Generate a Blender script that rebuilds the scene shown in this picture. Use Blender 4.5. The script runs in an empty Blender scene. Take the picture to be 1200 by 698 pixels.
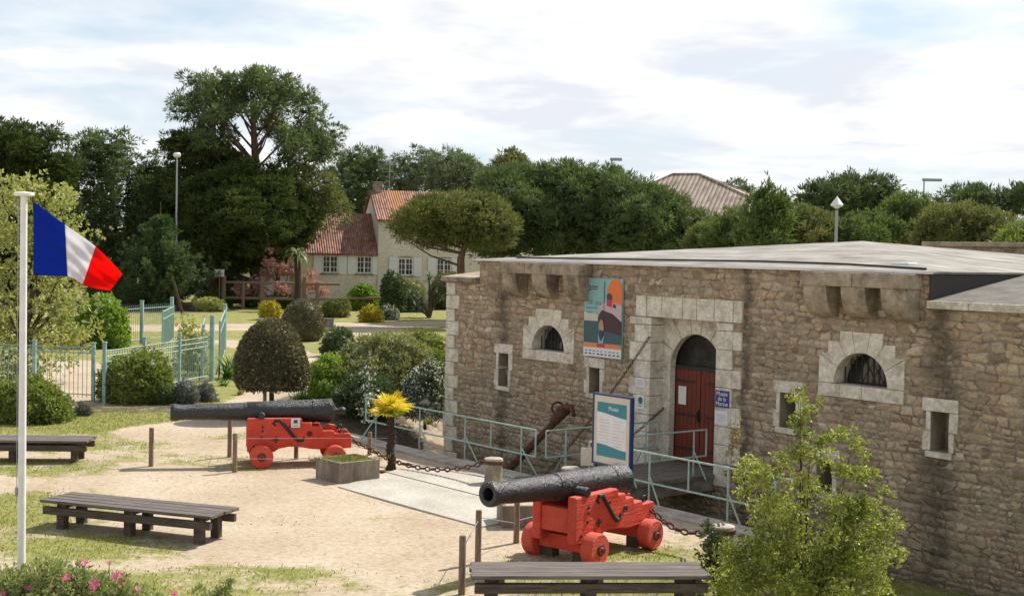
import bpy, bmesh, math, random
import numpy as np
from mathutils import Vector, Matrix
R=math.radians
C=bpy.context.scene.collection
rng=np.random.default_rng(7); random.seed(7)

# ---------------------------------------------------------------- camera, sky, sun, exposure
F=1550.0; H=4.4; PITCH=R(2.0); ROLL=R(1.15)
sc=bpy.context.scene
cd=bpy.data.cameras.new('camera'); cam=bpy.data.objects.new('camera',cd); C.objects.link(cam)
cd.sensor_width=36; cd.lens=F/1200*36; cd.clip_end=3000; cd.clip_start=.1
cam.matrix_world=Matrix.Translation((0,0,H))@Matrix.Rotation(R(90)-PITCH,4,'X')@Matrix.Rotation(ROLL,4,'Z')
sc.camera=cam
SUN_AZ=math.atan2(.74,.67); SUN_EL=R(48)      # azimuth from +Y towards +X
sd=Vector((math.sin(SUN_AZ)*math.cos(SUN_EL),math.cos(SUN_AZ)*math.cos(SUN_EL),math.sin(SUN_EL)))
wd=bpy.data.worlds.new('World'); sc.world=wd; wd.use_nodes=True
nt=wd.node_tree; nt.nodes.clear()
def N(nt,t,**k):
    n=nt.nodes.new(t)
    for a,b in k.items():
        if a=='i':
            for q,v in b.items(): n.inputs[q].default_value=v
        else: setattr(n,a,b)
    return n
sky=N(nt,'ShaderNodeTexSky',sky_type='NISHITA',sun_disc=False,sun_elevation=SUN_EL,sun_rotation=SUN_AZ,air_density=1.0,dust_density=1.5)
tc=N(nt,'ShaderNodeTexCoord'); sp=N(nt,'ShaderNodeSeparateXYZ'); nt.links.new(tc.outputs['Generated'],sp.inputs[0])
az_=N(nt,'ShaderNodeMath',operation='ADD',i={1:.12}); nt.links.new(sp.outputs[2],az_.inputs[0])
dx=N(nt,'ShaderNodeMath',operation='DIVIDE'); dy=N(nt,'ShaderNodeMath',operation='DIVIDE')
nt.links.new(sp.outputs[0],dx.inputs[0]); nt.links.new(az_.outputs[0],dx.inputs[1])
nt.links.new(sp.outputs[1],dy.inputs[0]); nt.links.new(az_.outputs[0],dy.inputs[1])
cb=N(nt,'ShaderNodeCombineXYZ',i={2:1.3}); nt.links.new(dx.outputs[0],cb.inputs[0]); nt.links.new(dy.outputs[0],cb.inputs[1])
n1=N(nt,'ShaderNodeTexNoise',i={'Scale':.95,'Detail':9,'Roughness':.55,'Distortion':.3}); nt.links.new(cb.outputs[0],n1.inputs['Vector'])
cr=N(nt,'ShaderNodeValToRGB'); cr.color_ramp.elements[0].position=.36; cr.color_ramp.elements[1].position=.54; nt.links.new(n1.outputs[0],cr.inputs[0])
n2=N(nt,'ShaderNodeTexNoise',i={'Scale':1.5,'Detail':9,'Roughness':.58,'Distortion':.25}); nt.links.new(cb.outputs[0],n2.inputs['Vector'])
cr2=N(nt,'ShaderNodeValToRGB'); e=cr2.color_ramp.elements; e[0].position=.40; e[0].color=(7.7,7.95,8.6,1); e[1].position=.57; e[1].color=(10.4,10.4,10.4,1)
nt.links.new(n2.outputs[0],cr2.inputs[0])
sb=N(nt,'ShaderNodeMixRGB',i={0:.55,2:(7.6,9.0,10.2,1)}); nt.links.new(sky.outputs[0],sb.inputs[1])
hi_=N(nt,'ShaderNodeMapRange',i={1:.2,2:.5,3:1.0,4:.62}); nt.links.new(sp.outputs[2],hi_.inputs[0])
cm=N(nt,'ShaderNodeMath',operation='MULTIPLY'); nt.links.new(cr.outputs[0],cm.inputs[0]); nt.links.new(hi_.outputs[0],cm.inputs[1])
h2_=N(nt,'ShaderNodeMapRange',i={1:.2,2:.5,3:.6,4:0.0}); nt.links.new(sp.outputs[2],h2_.inputs[0]); nt.links.new(h2_.outputs[0],sb.inputs[0])
mx=N(nt,'ShaderNodeMixRGB'); nt.links.new(cm.outputs[0],mx.inputs[0]); nt.links.new(sb.outputs[0],mx.inputs[1]); nt.links.new(cr2.outputs[0],mx.inputs[2])
bg=N(nt,'ShaderNodeBackground',i={'Strength':.071}); nt.links.new(mx.outputs[0],bg.inputs[0])
wo=N(nt,'ShaderNodeOutputWorld'); nt.links.new(bg.outputs[0],wo.inputs[0])
sl=bpy.data.lights.new('sun','SUN'); sl.energy=3.9; sl.angle=R(.6); sl.color=(1,.95,.86)
so=bpy.data.objects.new('sun',sl); C.objects.link(so); so.rotation_euler=sd.to_track_quat('Z','Y').to_euler()
vs=sc.view_settings; vs.view_transform='Standard'; vs.look='None'; vs.exposure=0.62; vs.gamma=1; vs.use_curve_mapping=False
sc.cycles.max_bounces=6; sc.cycles.diffuse_bounces=3; sc.cycles.transparent_max_bounces=8

# ---------------------------------------------------------------- measuring helpers: photo pixel -> real point
def ray(px,py):
    a=(px-600)/F; b=-(py-349)/F; c,s=math.cos(ROLL),math.sin(ROLL)
    x=a*c-b*s; z=a*s+b*c; cp,sp_=math.cos(PITCH),math.sin(PITCH)
    return Vector((x,cp+z*sp_,-sp_+z*cp))
def G(px,py,z=0):
    d=ray(px,py); return d*((z-H)/d.z)+Vector((0,0,H))
def A(px,py,Y):
    d=ray(px,py); return d*(Y/d.y)+Vector((0,0,H))
U=Vector((.61152704,-.79122353,0)); NN=Vector((-.79122353,-.61152704,0)); W0=Vector((3.7506,26.6439,0))
def WL(s,d,z=0): return W0+U*s+NN*d+Vector((0,0,z))
def WP(px,py,off=0):
    d=ray(px,py); P=W0+NN*off-Vector((0,0,H)); t=P.dot(NN)/d.dot(NN); return d*t+Vector((0,0,H))
def sdof(p):
    q=Vector((p[0],p[1],0))-W0; return q.dot(U),q.dot(NN)
WROT=math.atan2(U.y,U.x)

# ---------------------------------------------------------------- materials
def newmat(name):
    m=bpy.data.materials.new(name); m.use_nodes=True; t=m.node_tree
    return m,t,t.nodes['Principled BSDF'],t.nodes['Material Output']
def L(t,a,b): t.links.new(a,b)
def ramp(t,fac,stops,interp='LINEAR'):
    r=N(t,'ShaderNodeValToRGB'); r.color_ramp.interpolation=interp
    while len(r.color_ramp.elements)<len(stops): r.color_ramp.elements.new(.5)
    for e,(p,c) in zip(r.color_ramp.elements,stops): e.position=p; e.color=(*c,1) if len(c)==3 else c
    L(t,fac,r.inputs[0]); return r.outputs[0]
def noise(t,scale,detail=4,rough=.55,vec=None,dist=0):
    n=N(t,'ShaderNodeTexNoise',i={'Scale':scale,'Detail':detail,'Roughness':rough,'Distortion':dist})
    if vec is not None: L(t,vec,n.inputs['Vector'])
    return n.outputs[0]
def mixc(t,f,a,b,mode='MIX'):
    m=N(t,'ShaderNodeMixRGB',blend_type=mode)
    for i,v in enumerate((f,a,b)):
        if isinstance(v,bpy.types.NodeSocket): L(t,v,m.inputs[i])
        elif isinstance(v,(int,float)): m.inputs[i].default_value=v if i==0 else (v,v,v,1)
        else: m.inputs[i].default_value=(*v,1)
    return m.outputs[0]
def math_(t,op,a,b=0,clamp=False):
    m=N(t,'ShaderNodeMath',operation=op,use_clamp=clamp)
    for i,v in enumerate((a,b)):
        if isinstance(v,bpy.types.NodeSocket): L(t,v,m.inputs[i])
        else: m.inputs[i].default_value=v
    return m.outputs[0]
def bump(t,h,bsdf,strength=.5,dist=.02):
    b=N(t,'ShaderNodeBump',i={'Strength':strength,'Distance':dist}); L(t,h,b.inputs['Height']); L(t,b.outputs[0],bsdf.inputs['Normal'])
def objv(t): return N(t,'ShaderNodeTexCoord').outputs['Object']
def posv(t): return N(t,'ShaderNodeNewGeometry').outputs['Position']
def vary(name,c1,c2,scale=6,rough=.8,bumpd=.01,bs=.4,metal=0,stretch=None,detail=5,c3=None,spec=.5,lo=.35,hi=.65,fine=None):
    m,t,b,o=newmat(name); v=objv(t)
    if stretch:
        mp=N(t,'ShaderNodeMapping'); mp.inputs['Scale'].default_value=stretch; L(t,v,mp.inputs[0]); v=mp.outputs[0]
    f=noise(t,scale,detail,.6,v)
    st=[(lo,c1),(hi,c2)]
    if c3: st=[(lo,c1),((lo+hi)/2,c3),(hi,c2)]
    c=ramp(t,f,st)
    if fine:
        g=noise(t,fine,3,.6,v); c=mixc(t,1,c,ramp(t,g,[(.3,(.72,.72,.72)),(.7,(1.12,1.12,1.12))]),'MULTIPLY')
    L(t,c,b.inputs['Base Color'])
    b.inputs['Roughness'].default_value=rough; b.inputs['Metallic'].default_value=metal; b.inputs['Specular IOR Level'].default_value=spec
    if bs: bump(t,noise(t,scale*4,5,.6,v),b,bs,bumpd)
    return m
def flat(name,c,rough=.6,metal=0,spec=.5):
    m,t,b,o=newmat(name); f=noise(t,9,4,.6,objv(t))
    L(t,mixc(t,1,c,ramp(t,f,[(.3,(.9,.9,.9)),(.7,(1.06,1.06,1.06))]),'MULTIPLY'),b.inputs['Base Color'])
    b.inputs['Roughness'].default_value=rough; b.inputs['Metallic'].default_value=metal; b.inputs['Specular IOR Level'].default_value=spec
    return m
def foliage(name,cols,rough=.55,clump=.6,trans=.25,spec=.35,tint=None,pale=None):
    """leaf colour varies leaf by leaf and by branch"""
    m,t,b,o=newmat(name)
    g=N(t,'ShaderNodeNewGeometry'); n=len(cols)
    f=math_(t,'ADD',math_(t,'MULTIPLY',g.outputs['Random Per Island'],.55),math_(t,'MULTIPLY',math_(t,'SUBTRACT',noise(t,clump,2,.5,g.outputs['Position']),.25),.9))
    c=ramp(t,f,[(.1+.8*i/max(1,n-1),cc) for i,cc in enumerate(cols)])
    if pale:
        c=mixc(t,math_(t,'GREATER_THAN',g.outputs['Random Per Island'],pale[1]),c,pale[0])
    L(t,c,b.inputs['Base Color']); b.inputs['Roughness'].default_value=rough; b.inputs['Specular IOR Level'].default_value=spec
    tr=N(t,'ShaderNodeBsdfTranslucent'); L(t,mixc(t,1,c,(1.25,1.3,.7),'MULTIPLY'),tr.inputs[0])
    ms=N(t,'ShaderNodeMixShader',i={0:trans}); L(t,b.outputs[0],ms.inputs[1]); L(t,tr.outputs[0],ms.inputs[2]); L(t,ms.outputs[0],o.inputs[0])
    return m

def stonewall(name,size=3.0,stain=True):
    m,t,b,o=newmat(name); v=objv(t)
    s=N(t,'ShaderNodeSeparateXYZ'); L(t,v,s.inputs[0])
    x=math_(t,'ADD',s.outputs[0],s.outputs[1])
    z=math_(t,'MULTIPLY',s.outputs[2],1.75)
    c0=N(t,'ShaderNodeCombineXYZ'); L(t,x,c0.inputs[0]); L(t,z,c0.inputs[1])
    dn=N(t,'ShaderNodeTexNoise',i={'Scale':3.4,'Detail':5}); L(t,c0.outputs[0],dn.inputs['Vector'])
    off=N(t,'ShaderNodeVectorMath',operation='SCALE',i={'Scale':.24}); L(t,dn.outputs['Color'],off.inputs[0])
    va=N(t,'ShaderNodeVectorMath',operation='ADD'); L(t,c0.outputs[0],va.inputs[0]); L(t,off.outputs[0],va.inputs[1]); vv=va.outputs[0]
    def vor(feat,sc_):
        q=N(t,'ShaderNodeTexVoronoi',feature=feat,i={'Scale':sc_,'Randomness':.8}); L(t,vv,q.inputs['Vector']); return q
    sv=N(t,'ShaderNodeSeparateXYZ'); L(t,vv,sv.inputs[0])
    def course(rows,cols,seed):
        wav=math_(t,'MULTIPLY',math_(t,'SUBTRACT',noise(t,.9,3,.5,c0.outputs[0]),.5),.9)
        zz=math_(t,'ADD',math_(t,'MULTIPLY',sv.outputs[1],rows/1.75),math_(t,'ADD',wav,seed)); row=math_(t,'FLOOR',zz); fz=math_(t,'SUBTRACT',zz,row)
        w1=N(t,'ShaderNodeTexWhiteNoise',noise_dimensions='1D'); L(t,row,w1.inputs['W'])
        k=math_(t,'ADD',math_(t,'MULTIPLY',w1.outputs[0],cols*.8),cols*.7)
        jig=math_(t,'MULTIPLY',math_(t,'SUBTRACT',noise(t,1.7,2,.5,vv),.5),1.6)
        xx=math_(t,'ADD',math_(t,'ADD',math_(t,'MULTIPLY',sv.outputs[0],k),math_(t,'MULTIPLY',w1.outputs[0],57.3)),jig); ce=math_(t,'FLOOR',xx); fx=math_(t,'SUBTRACT',xx,ce)
        dz=math_(t,'DIVIDE',math_(t,'MINIMUM',fz,math_(t,'SUBTRACT',1,fz)),rows*.5); dx=math_(t,'DIVIDE',math_(t,'MINIMUM',fx,math_(t,'SUBTRACT',1,fx)),cols*.55)
        sm_=N(t,'ShaderNodeMath',operation='SMOOTH_MIN',i={2:.10}); L(t,dz,sm_.inputs[0]); L(t,dx,sm_.inputs[1])
        cc=N(t,'ShaderNodeCombineXYZ'); L(t,ce,cc.inputs[0]); L(t,row,cc.inputs[1]); w2=N(t,'ShaderNodeTexWhiteNoise'); L(t,cc.outputs[0],w2.inputs[0])
        return w2.outputs['Color'],sm_.outputs[0]
    ca,ea=course(6.0,3.6,3.1); cb2,eb=course(9.0,5.4,9.7)
    bige=vor('DISTANCE_TO_EDGE',size); big=vor('F1',size)
    pick=math_(t,'GREATER_THAN',noise(t,.8,2,.5,c0.outputs[0]),.52); pick2=math_(t,'GREATER_THAN',noise(t,1.1,2,.5,v),.64)
    col=mixc(t,pick2,mixc(t,pick,ca,cb2),big.outputs['Color'])
    ed=mixc(t,pick2,mixc(t,pick,ea,math_(t,'MULTIPLY',eb,1.2)),math_(t,'MULTIPLY',bige.outputs['Distance'],.9))
    ed=math_(t,'ADD',ed,math_(t,'MULTIPLY',math_(t,'SUBTRACT',noise(t,9,4,.6,v),.5),.07))
    sep=N(t,'ShaderNodeSeparateColor'); L(t,col,sep.inputs[0])
    base=ramp(t,sep.outputs[0],[(0,(.20,.155,.11)),(.2,(.33,.255,.175)),(.38,(.285,.23,.17)),(.52,(.37,.285,.19)),(.68,(.335,.275,.21)),(.8,(.40,.33,.24)),(.95,(.33,.22,.15)),(1,(.48,.42,.34))])
    br=ramp(t,sep.outputs[1],[(0,(.85,.85,.85)),(1,(1.12,1.12,1.12))]); base=mixc(t,1,base,br,'MULTIPLY'); base=mixc(t,1,base,(1.43,1.45,1.44),'MULTIPLY')
    f=noise(t,14,6,.65,v); base=mixc(t,1,base,ramp(t,f,[(.25,(.62,.61,.6)),(.75,(1.25,1.22,1.18))]),'MULTIPLY')
    big_n=noise(t,.7,4,.6,v); base=mixc(t,1,base,ramp(t,big_n,[(.3,(.82,.83,.84)),(.7,(1.14,1.1,1.05))]),'MULTIPLY')
    mort=ramp(t,noise(t,5,4,.6,v),[(.3,(.25,.20,.15)),(.7,(.44,.37,.28))])
    mm=ramp(t,ed,[(.012,(1,1,1)),(.06,(0,0,0))]); base=mixc(t,math_(t,'MULTIPLY',mm,.85),base,mort)
    crack=ramp(t,ed,[(.0,(.5,.48,.46)),(.05,(1,1,1))]); crf=ramp(t,noise(t,3.2,3,.5,v),[(.45,(0,0,0)),(.6,(1,1,1))]); base=mixc(t,crf,base,mixc(t,1,base,crack,'MULTIPLY'))
    if stain:
        sx=s.outputs[0]
        tot=None
        wob=math_(t,'MULTIPLY',math_(t,'SUBTRACT',noise(t,1.6,4,.6,v),.5),.9)
        for x0,w in ((-6.45,.26),(5.68,.36),(1.32,.16)):
            d=math_(t,'ABSOLUTE',math_(t,'ADD',math_(t,'SUBTRACT',sx,x0),wob)); k=math_(t,'SUBTRACT',1.25,math_(t,'DIVIDE',d,w),True)
            tot=k if tot is None else math_(t,'MAXIMUM',tot,k)
        # darker band near the ditch
        dz=math_(t,'DIVIDE',math_(t,'SUBTRACT',math_(t,'ADD',.1,math_(t,'MULTIPLY',wob,1.5)),s.outputs[2]),1.1); dz=math_(t,'MULTIPLY',math_(t,'MINIMUM',math_(t,'MAXIMUM',dz,0),1),.6)
        tot=math_(t,'MAXIMUM',tot,dz); tot=math_(t,'MULTIPLY',tot,ramp(t,noise(t,5,5,.7,v),[(.25,(.35,.35,.35)),(.6,(1,1,1))]))
        base=mixc(t,math_(t,'MULTIPLY',tot,.70),base,(.035,.032,.024))
    L(t,base,b.inputs['Base Color']); b.inputs['Roughness'].default_value=.92; b.inputs['Specular IOR Level'].default_value=.2
    hgt=math_(t,'ADD',math_(t,'MULTIPLY',ramp(t,ed,[(0,(0,0,0)),(.13,(1,1,1))]),1.0),math_(t,'MULTIPLY',f,.55))
    bump(t,hgt,b,.85,.04)
    return m

M={}
M['wall']=stonewall('rubble_stone',3.6); M['retaining']=stonewall('retaining_stone',2.4,False)
M['ashlar']=vary('pale_ashlar',(.52,.46,.36),(.80,.745,.63),3.2,.9,.012,.5,c3=(.71,.65,.535),fine=16,spec=.2)
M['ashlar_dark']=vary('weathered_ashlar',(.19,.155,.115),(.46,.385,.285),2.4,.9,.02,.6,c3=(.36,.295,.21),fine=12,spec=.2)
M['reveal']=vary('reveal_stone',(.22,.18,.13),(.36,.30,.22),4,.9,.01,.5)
M['roof']=vary('roof_felt',(.21,.195,.17),(.42,.395,.355),1.2,.9,.004,.4,stretch=(.8,1.25,1),detail=7,fine=30,spec=.2)
M['wingroof']=vary('stone_slab_roof',(.10,.09,.075),(.19,.17,.145),2.2,.9,.01,.5,fine=20,detail=7)
M['shadedark']=flat('shade_dark',(.040,.038,.034),.8)  # dark tone standing in for shade, not a real cladding
M['flash']=vary('zinc_flashing',(.62,.63,.63),(.75,.76,.76),3,.45,.003,.2,metal=.2)
M['slab']=vary('concrete_slab',(.44,.405,.345),(.56,.52,.45),1.3,.9,.004,.3,detail=8,fine=25,spec=.2)
M['conc']=vary('exposed_concrete',(.17,.135,.105),(.33,.275,.22),3,.9,.01,.4,fine=18,detail=7,stretch=(1,1,.3))
M['kerb']=vary('kerb_stone',(.36,.32,.26),(.58,.53,.44),2.5,.9,.012,.5,fine=14)
M['deck']=vary('grey_deck',(.11,.095,.075),(.23,.20,.165),3,.9,.01,.5,stretch=(6,1,1))
M['doorred']=vary('door_red',(.13,.022,.012),(.235,.040,.020),5,.7,.004,.4,stretch=(8,8,.5),fine=14)
M['iron']=vary('black_iron',(.012,.013,.015),(.035,.036,.04),14,.42,.012,.8,spec=.6,detail=6)
M['ironflat']=flat('dark_iron',(.02,.018,.017),.6)
M['rust']=vary('rusty_iron',(.055,.022,.013),(.14,.055,.03),14,.85,.006,.5)
M['green']=vary('pale_green_paint',(.27,.40,.34),(.40,.52,.46),9,.5,.001,.1)
M['fencegreen']=vary('fence_green_paint',(.19,.32,.28),(.34,.46,.42),7,.55,.002,.2)
M['wood']=vary('weathered_wood',(.05,.038,.028),(.12,.09,.068),5,.85,.008,.6,stretch=(.6,9,9),fine=20)
M['woodtop']=vary('grey_board',(.075,.06,.052),(.20,.168,.15),4,.8,.006,.6,stretch=(.5,10,10),fine=18)
M['post']=vary('post_wood',(.17,.115,.075),(.31,.22,.145),7,.9,.006,.5,stretch=(6,6,.7),fine=20)
M['white']=flat('white_paint',(.78,.78,.77),.4)
M['paper']=flat('paper',(.75,.75,.74),.7)
M['blue']=flat('blue_enamel',(.018,.04,.20),.35); M['signblue']=flat('sign_frame_blue',(.018,.04,.15),.4)
def cloth(name,c):
    m,t,b,o=newmat(name); b.inputs['Base Color'].default_value=(*c,1); b.inputs['Roughness'].default_value=.85; b.inputs['Specular IOR Level'].default_value=.15
    mp=N(t,'ShaderNodeMapping'); mp.inputs['Scale'].default_value=(3,3,9); mp.inputs['Rotation'].default_value=(0,.5,0); L(t,objv(t),mp.inputs[0]); bump(t,noise(t,1.6,4,.55,mp.outputs[0],.6),b,.7,.05)
    tr=N(t,'ShaderNodeBsdfTranslucent'); tr.inputs[0].default_value=(*c,1); ms=N(t,'ShaderNodeMixShader',i={0:.62}); L(t,b.outputs[0],ms.inputs[1]); L(t,tr.outputs[0],ms.inputs[2]); L(t,ms.outputs[0],o.inputs[0]); return m
M['flagblue']=cloth('flag_blue',(.016,.06,.42)); M['flagwhite']=cloth('flag_white',(.82,.82,.84)); M['flagred']=cloth('flag_red',(.85,.02,.018))
M['teal']=flat('teal_print',(.03,.22,.27),.5); M['tealdark']=flat('teal_sea',(.05,.11,.125),.6); M['aqua']=flat('aqua_print',(.26,.47,.45),.6)
M['orange']=flat('orange_print',(.80,.19,.05),.6); M['orange2']=flat('orange_strip',(.72,.26,.09),.6); M['cream']=flat('cream_print',(.62,.57,.46),.6)
M['maroon']=flat('maroon_print',(.07,.027,.035),.6); M['pinkp']=flat('pale_pink_print',(.55,.43,.46),.6); M['ink']=flat('ink',(.05,.07,.08),.6); M['skin']=flat('tan_print',(.45,.28,.18),.6); M['magenta']=flat('magenta_print',(.62,.03,.10),.6); M['greenp']=flat('green_print',(.03,.16,.08),.6)
M['fanlight']=vary('dusty_fanlight',(.02,.019,.016),(.06,.055,.045),3,.6,.004,.2,spec=.2)
M['glass']=flat('dark_glass',(.012,.015,.016),.12,spec=.8)
M['render']=vary('cream_render',(.70,.625,.50),(.82,.75,.62),.5,.9,.002,.2,fine=8)
M['trunk']=vary('bark',(.045,.032,.022),(.12,.085,.06),6,.95,.03,.8,stretch=(2,2,.5))
M['trunkpine']=vary('pine_bark',(.07,.042,.028),(.17,.105,.07),4,.95,.04,.8,stretch=(2,2,.6))
M['palmtrunk']=vary('palm_bark',(.02,.014,.009),(.09,.06,.04),14,.95,.03,1,stretch=(1,1,2.5))
M['galv']=flat('galvanised',(.34,.36,.38),.45,.4)
M['stonecol']=vary('bollard_stone',(.20,.165,.115),(.40,.335,.24),5,.9,.012,.5,fine=16)

def red_paint():
    m,t,b,o=newmat('red_carriage_paint'); v=objv(t)
    f=noise(t,2.2,6,.6,v); c=ramp(t,f,[(.3,(.54,.032,.012)),(.5,(.69,.050,.018)),(.7,(.78,.085,.035))])
    mp=N(t,'ShaderNodeMapping'); mp.inputs['Scale'].default_value=(.9,9,11); L(t,v,mp.inputs[0])
    g1_=noise(t,2.6,7,.72,mp.outputs[0])
    crk=ramp(t,g1_,[(.36,(1,1,1)),(.41,(0,0,0))]); c=mixc(t,math_(t,'MULTIPLY',crk,.8),c,(.10,.012,.008))
    w=ramp(t,noise(t,5,7,.8,mp.outputs[0]),[(.60,(0,0,0)),(.68,(1,1,1))]); c=mixc(t,math_(t,'MULTIPLY',w,.5),c,(.62,.24,.17)); fd=ramp(t,noise(t,1.1,5,.6,v),[(.42,(0,0,0)),(.62,(1,1,1))]); c=mixc(t,math_(t,'MULTIPLY',fd,.35),c,(.58,.13,.09))
    d=ramp(t,noise(t,13,6,.75,v),[(.30,(1,1,1)),(.38,(0,0,0))]); c=mixc(t,math_(t,'MULTIPLY',d,.6),c,(.13,.02,.012))
    L(t,c,b.inputs['Base Color']); L(t,ramp(t,f,[(.3,(.42,.42,.42)),(.7,(.75,.75,.75))]),b.inputs['Roughness']); bump(t,math_(t,'ADD',g1_,math_(t,'MULTIPLY',noise(t,18,5,.7,v),.25)),b,.9,.03)
    return m
M['red']=red_paint()
def gun_iron():
    m,t,b,o=newmat('tarred_gun_iron'); v=objv(t)
    f=noise(t,17,6,.7,v); c=ramp(t,f,[(.3,(.006,.007,.008)),(.6,(.017,.018,.020)),(.78,(.06,.06,.06))])
    L(t,c,b.inputs['Base Color']); L(t,ramp(t,noise(t,8,4,.6,v),[(.3,(.20,.20,.20)),(.7,(.42,.42,.42))]),b.inputs['Roughness'])
    b.inputs['Specular IOR Level'].default_value=.7; bump(t,math_(t,'ADD',f,math_(t,'MULTIPLY',noise(t,40,4,.6,v),.5)),b,1.0,.022); return m
M['gun']=gun_iron()
def tiles(name,c1,c2,c3,lichen=False,sx=5.2,sy=3.3):
    m,t,b,o=newmat(name); v=objv(t); s=N(t,'ShaderNodeSeparateXYZ'); L(t,v,s.inputs[0])
    wx=math_(t,'ABSOLUTE',math_(t,'SINE',math_(t,'MULTIPLY',s.outputs[0],sx*math.pi)))
    row=math_(t,'FRACT',math_(t,'MULTIPLY',s.outputs[2],sy*1.6))
    bk=N(t,'ShaderNodeCombineXYZ'); L(t,math_(t,'FLOOR',math_(t,'MULTIPLY',s.outputs[0],sx)),bk.inputs[0]); L(t,math_(t,'FLOOR',math_(t,'MULTIPLY',s.outputs[2],sy*1.6)),bk.inputs[1])
    wn=N(t,'ShaderNodeTexWhiteNoise'); L(t,bk.outputs[0],wn.inputs[0])
    c=ramp(t,wn.outputs[0],[(0,c1),(.5,c2),(1,c3)])
    c=mixc(t,1,c,ramp(t,noise(t,1.2,5,.6,v),[(.3,(.75,.75,.75)),(.7,(1.15,1.15,1.15))]),'MULTIPLY')
    if lichen:
        xx=math_(t,'ADD',s.outputs[0],math_(t,'MULTIPLY',math_(t,'SUBTRACT',noise(t,1.1,4,.6,v),.5),2.2))
        k=math_(t,'SUBTRACT',1.3,math_(t,'ABSOLUTE',math_(t,'DIVIDE',math_(t,'SUBTRACT',xx,1.9),.8)),True)
        c=mixc(t,math_(t,'MULTIPLY',k,.6),c,(.52,.22,.06))
    c=mixc(t,1,c,ramp(t,wx,[(0,(.45,.42,.42)),(.45,(1,1,1))]),'MULTIPLY')
    L(t,c,b.inputs['Base Color']); b.inputs['Roughness'].default_value=.9
    bump(t,math_(t,'ADD',wx,math_(t,'MULTIPLY',row,.4)),b,.9,.07); return m
M['tiles']=tiles('terracotta_tiles',(.24,.105,.07),(.34,.165,.115),(.43,.25,.185),True)
M['tiles2']=tiles('orange_tiles',(.36,.13,.06),(.48,.19,.09),(.52,.27,.15),False)
M['tiles3']=tiles('beige_tiles',(.33,.26,.20),(.42,.335,.26),(.47,.39,.31),False,3.0,1.6)

# foliage
M['pine']=foliage('pine_needles',[(0.051,0.080,0.036),(0.109,0.152,0.065),(0.217,0.261,0.118)],.75,.55,.3,spec=.12)
M['pinewarm']=foliage('pine_needles_warm',[(0.061,0.078,0.029),(0.142,0.162,0.058),(0.270,0.263,0.105)],.75,.55,.3,spec=.12)
M['pinedark']=foliage('dark_pine_needles',[(0.048,0.072,0.038),(0.088,0.120,0.058),(0.168,0.200,0.096)],.75,.55,.3,spec=.12)
M['conifer']=foliage('young_conifer_needles',[(0.045,0.083,0.041),(0.098,0.150,0.066),(0.195,0.255,0.099)],.75,.55,.3,spec=.12)
M['farpine']=foliage('far_pine_needles',[(0.070,0.098,0.059),(0.133,0.168,0.092),(0.238,0.266,0.151)],.75,.55,.3,spec=.12)  # needle colours lightened to paint in the distance
M['cypress']=foliage('cypress_foliage',[(0.026,0.043,0.014),(0.060,0.089,0.026),(0.151,0.173,0.043)],.75,.55,.3,spec=.12)
M['hedge']=foliage('hedge_leaves',[(0.070,0.112,0.038),(0.133,0.182,0.062),(0.238,0.266,0.108)],.75,.55,.3,spec=.12)
M['hedgewarm']=foliage('mixed_bush_leaves',[(0.098,0.117,0.043),(0.169,0.195,0.072),(0.312,0.260,0.129)],.75,.55,.3,spec=.12)
M['lime']=foliage('yellow_green_leaves',[(.20,.23,.07),(.34,.36,.13),(.52,.50,.25)],.5,.7,.4)
M['bright']=foliage('bright_green_leaves',[(0.091,0.169,0.026),(0.182,0.286,0.046),(0.351,0.442,0.078)],.5,.5,.35)
M['bush']=foliage('bush_leaves',[(0.088,0.138,0.031),(0.188,0.237,0.056),(0.338,0.362,0.112)],.5,.8,.35)
M['olive']=foliage('olive_leaves',[(0.132,0.163,0.068),(0.248,0.265,0.112),(0.435,0.404,0.222)],.5,.8,.3)
M['whitefl']=foliage('white_flowering_leaves',[(0.048,0.080,0.032),(0.096,0.128,0.064),(0.144,0.176,0.096)],.4,.9,.2,pale=((.70,.70,.66),.72))
M['darkbush']=foliage('dark_bush_leaves',[(0.048,0.080,0.032),(0.088,0.128,0.056),(0.176,0.224,0.112)],.45,.9,.25)
M['topiary']=foliage('clipped_holly_leaves',[(0.072,0.068,0.034),(0.124,0.114,0.058),(0.195,0.176,0.104)],.5,1.2,.2,spec=.35,pale=((.36,.32,.23),.90))  # the pale leaves are glints painted into the colour
M['gorse']=foliage('yellow_flower_leaves',[(.16,.17,.02),(.38,.33,.03),(.60,.48,.04)],.6,1,.25)
M['pink']=foliage('pink_blossom',[(.38,.19,.19),(.52,.28,.28),(.66,.40,.38)],.6,1,.25)
M['lav']=foliage('grey_lavender_leaves',[(.12,.14,.11),(.20,.22,.20),(.28,.26,.34)],.7,1,.2)
M['strap']=foliage('strap_leaves',[(.05,.10,.02),(.09,.17,.03),(.18,.28,.06)],.4,1,.3)
M['agave']=foliage('grey_green_strap_leaves',[(.05,.075,.04),(.10,.135,.075),(.18,.21,.12)],.45,1,.2)
M['palmyellow']=foliage('golden_palm_leaves',[(.42,.42,.03),(.70,.52,.04),(.82,.62,.08)],.5,1,.35)
M['palmgreen']=foliage('green_palm_leaves',[(.16,.27,.03),(.30,.38,.04),(.5,.5,.05)],.5,1,.35)
M['shrubfg']=foliage('foreground_shrub_leaves',[(.12,.165,.03),(.29,.33,.07),(.54,.54,.19)],.42,1.1,.35,pale=((.60,.58,.34),.93))
M['shrubdark']=foliage('coarse_dark_leaves',[(.03,.05,.015),(.07,.09,.03),(.2,.2,.12)],.35,1.5,.2,pale=((.5,.46,.38),.88))
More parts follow.
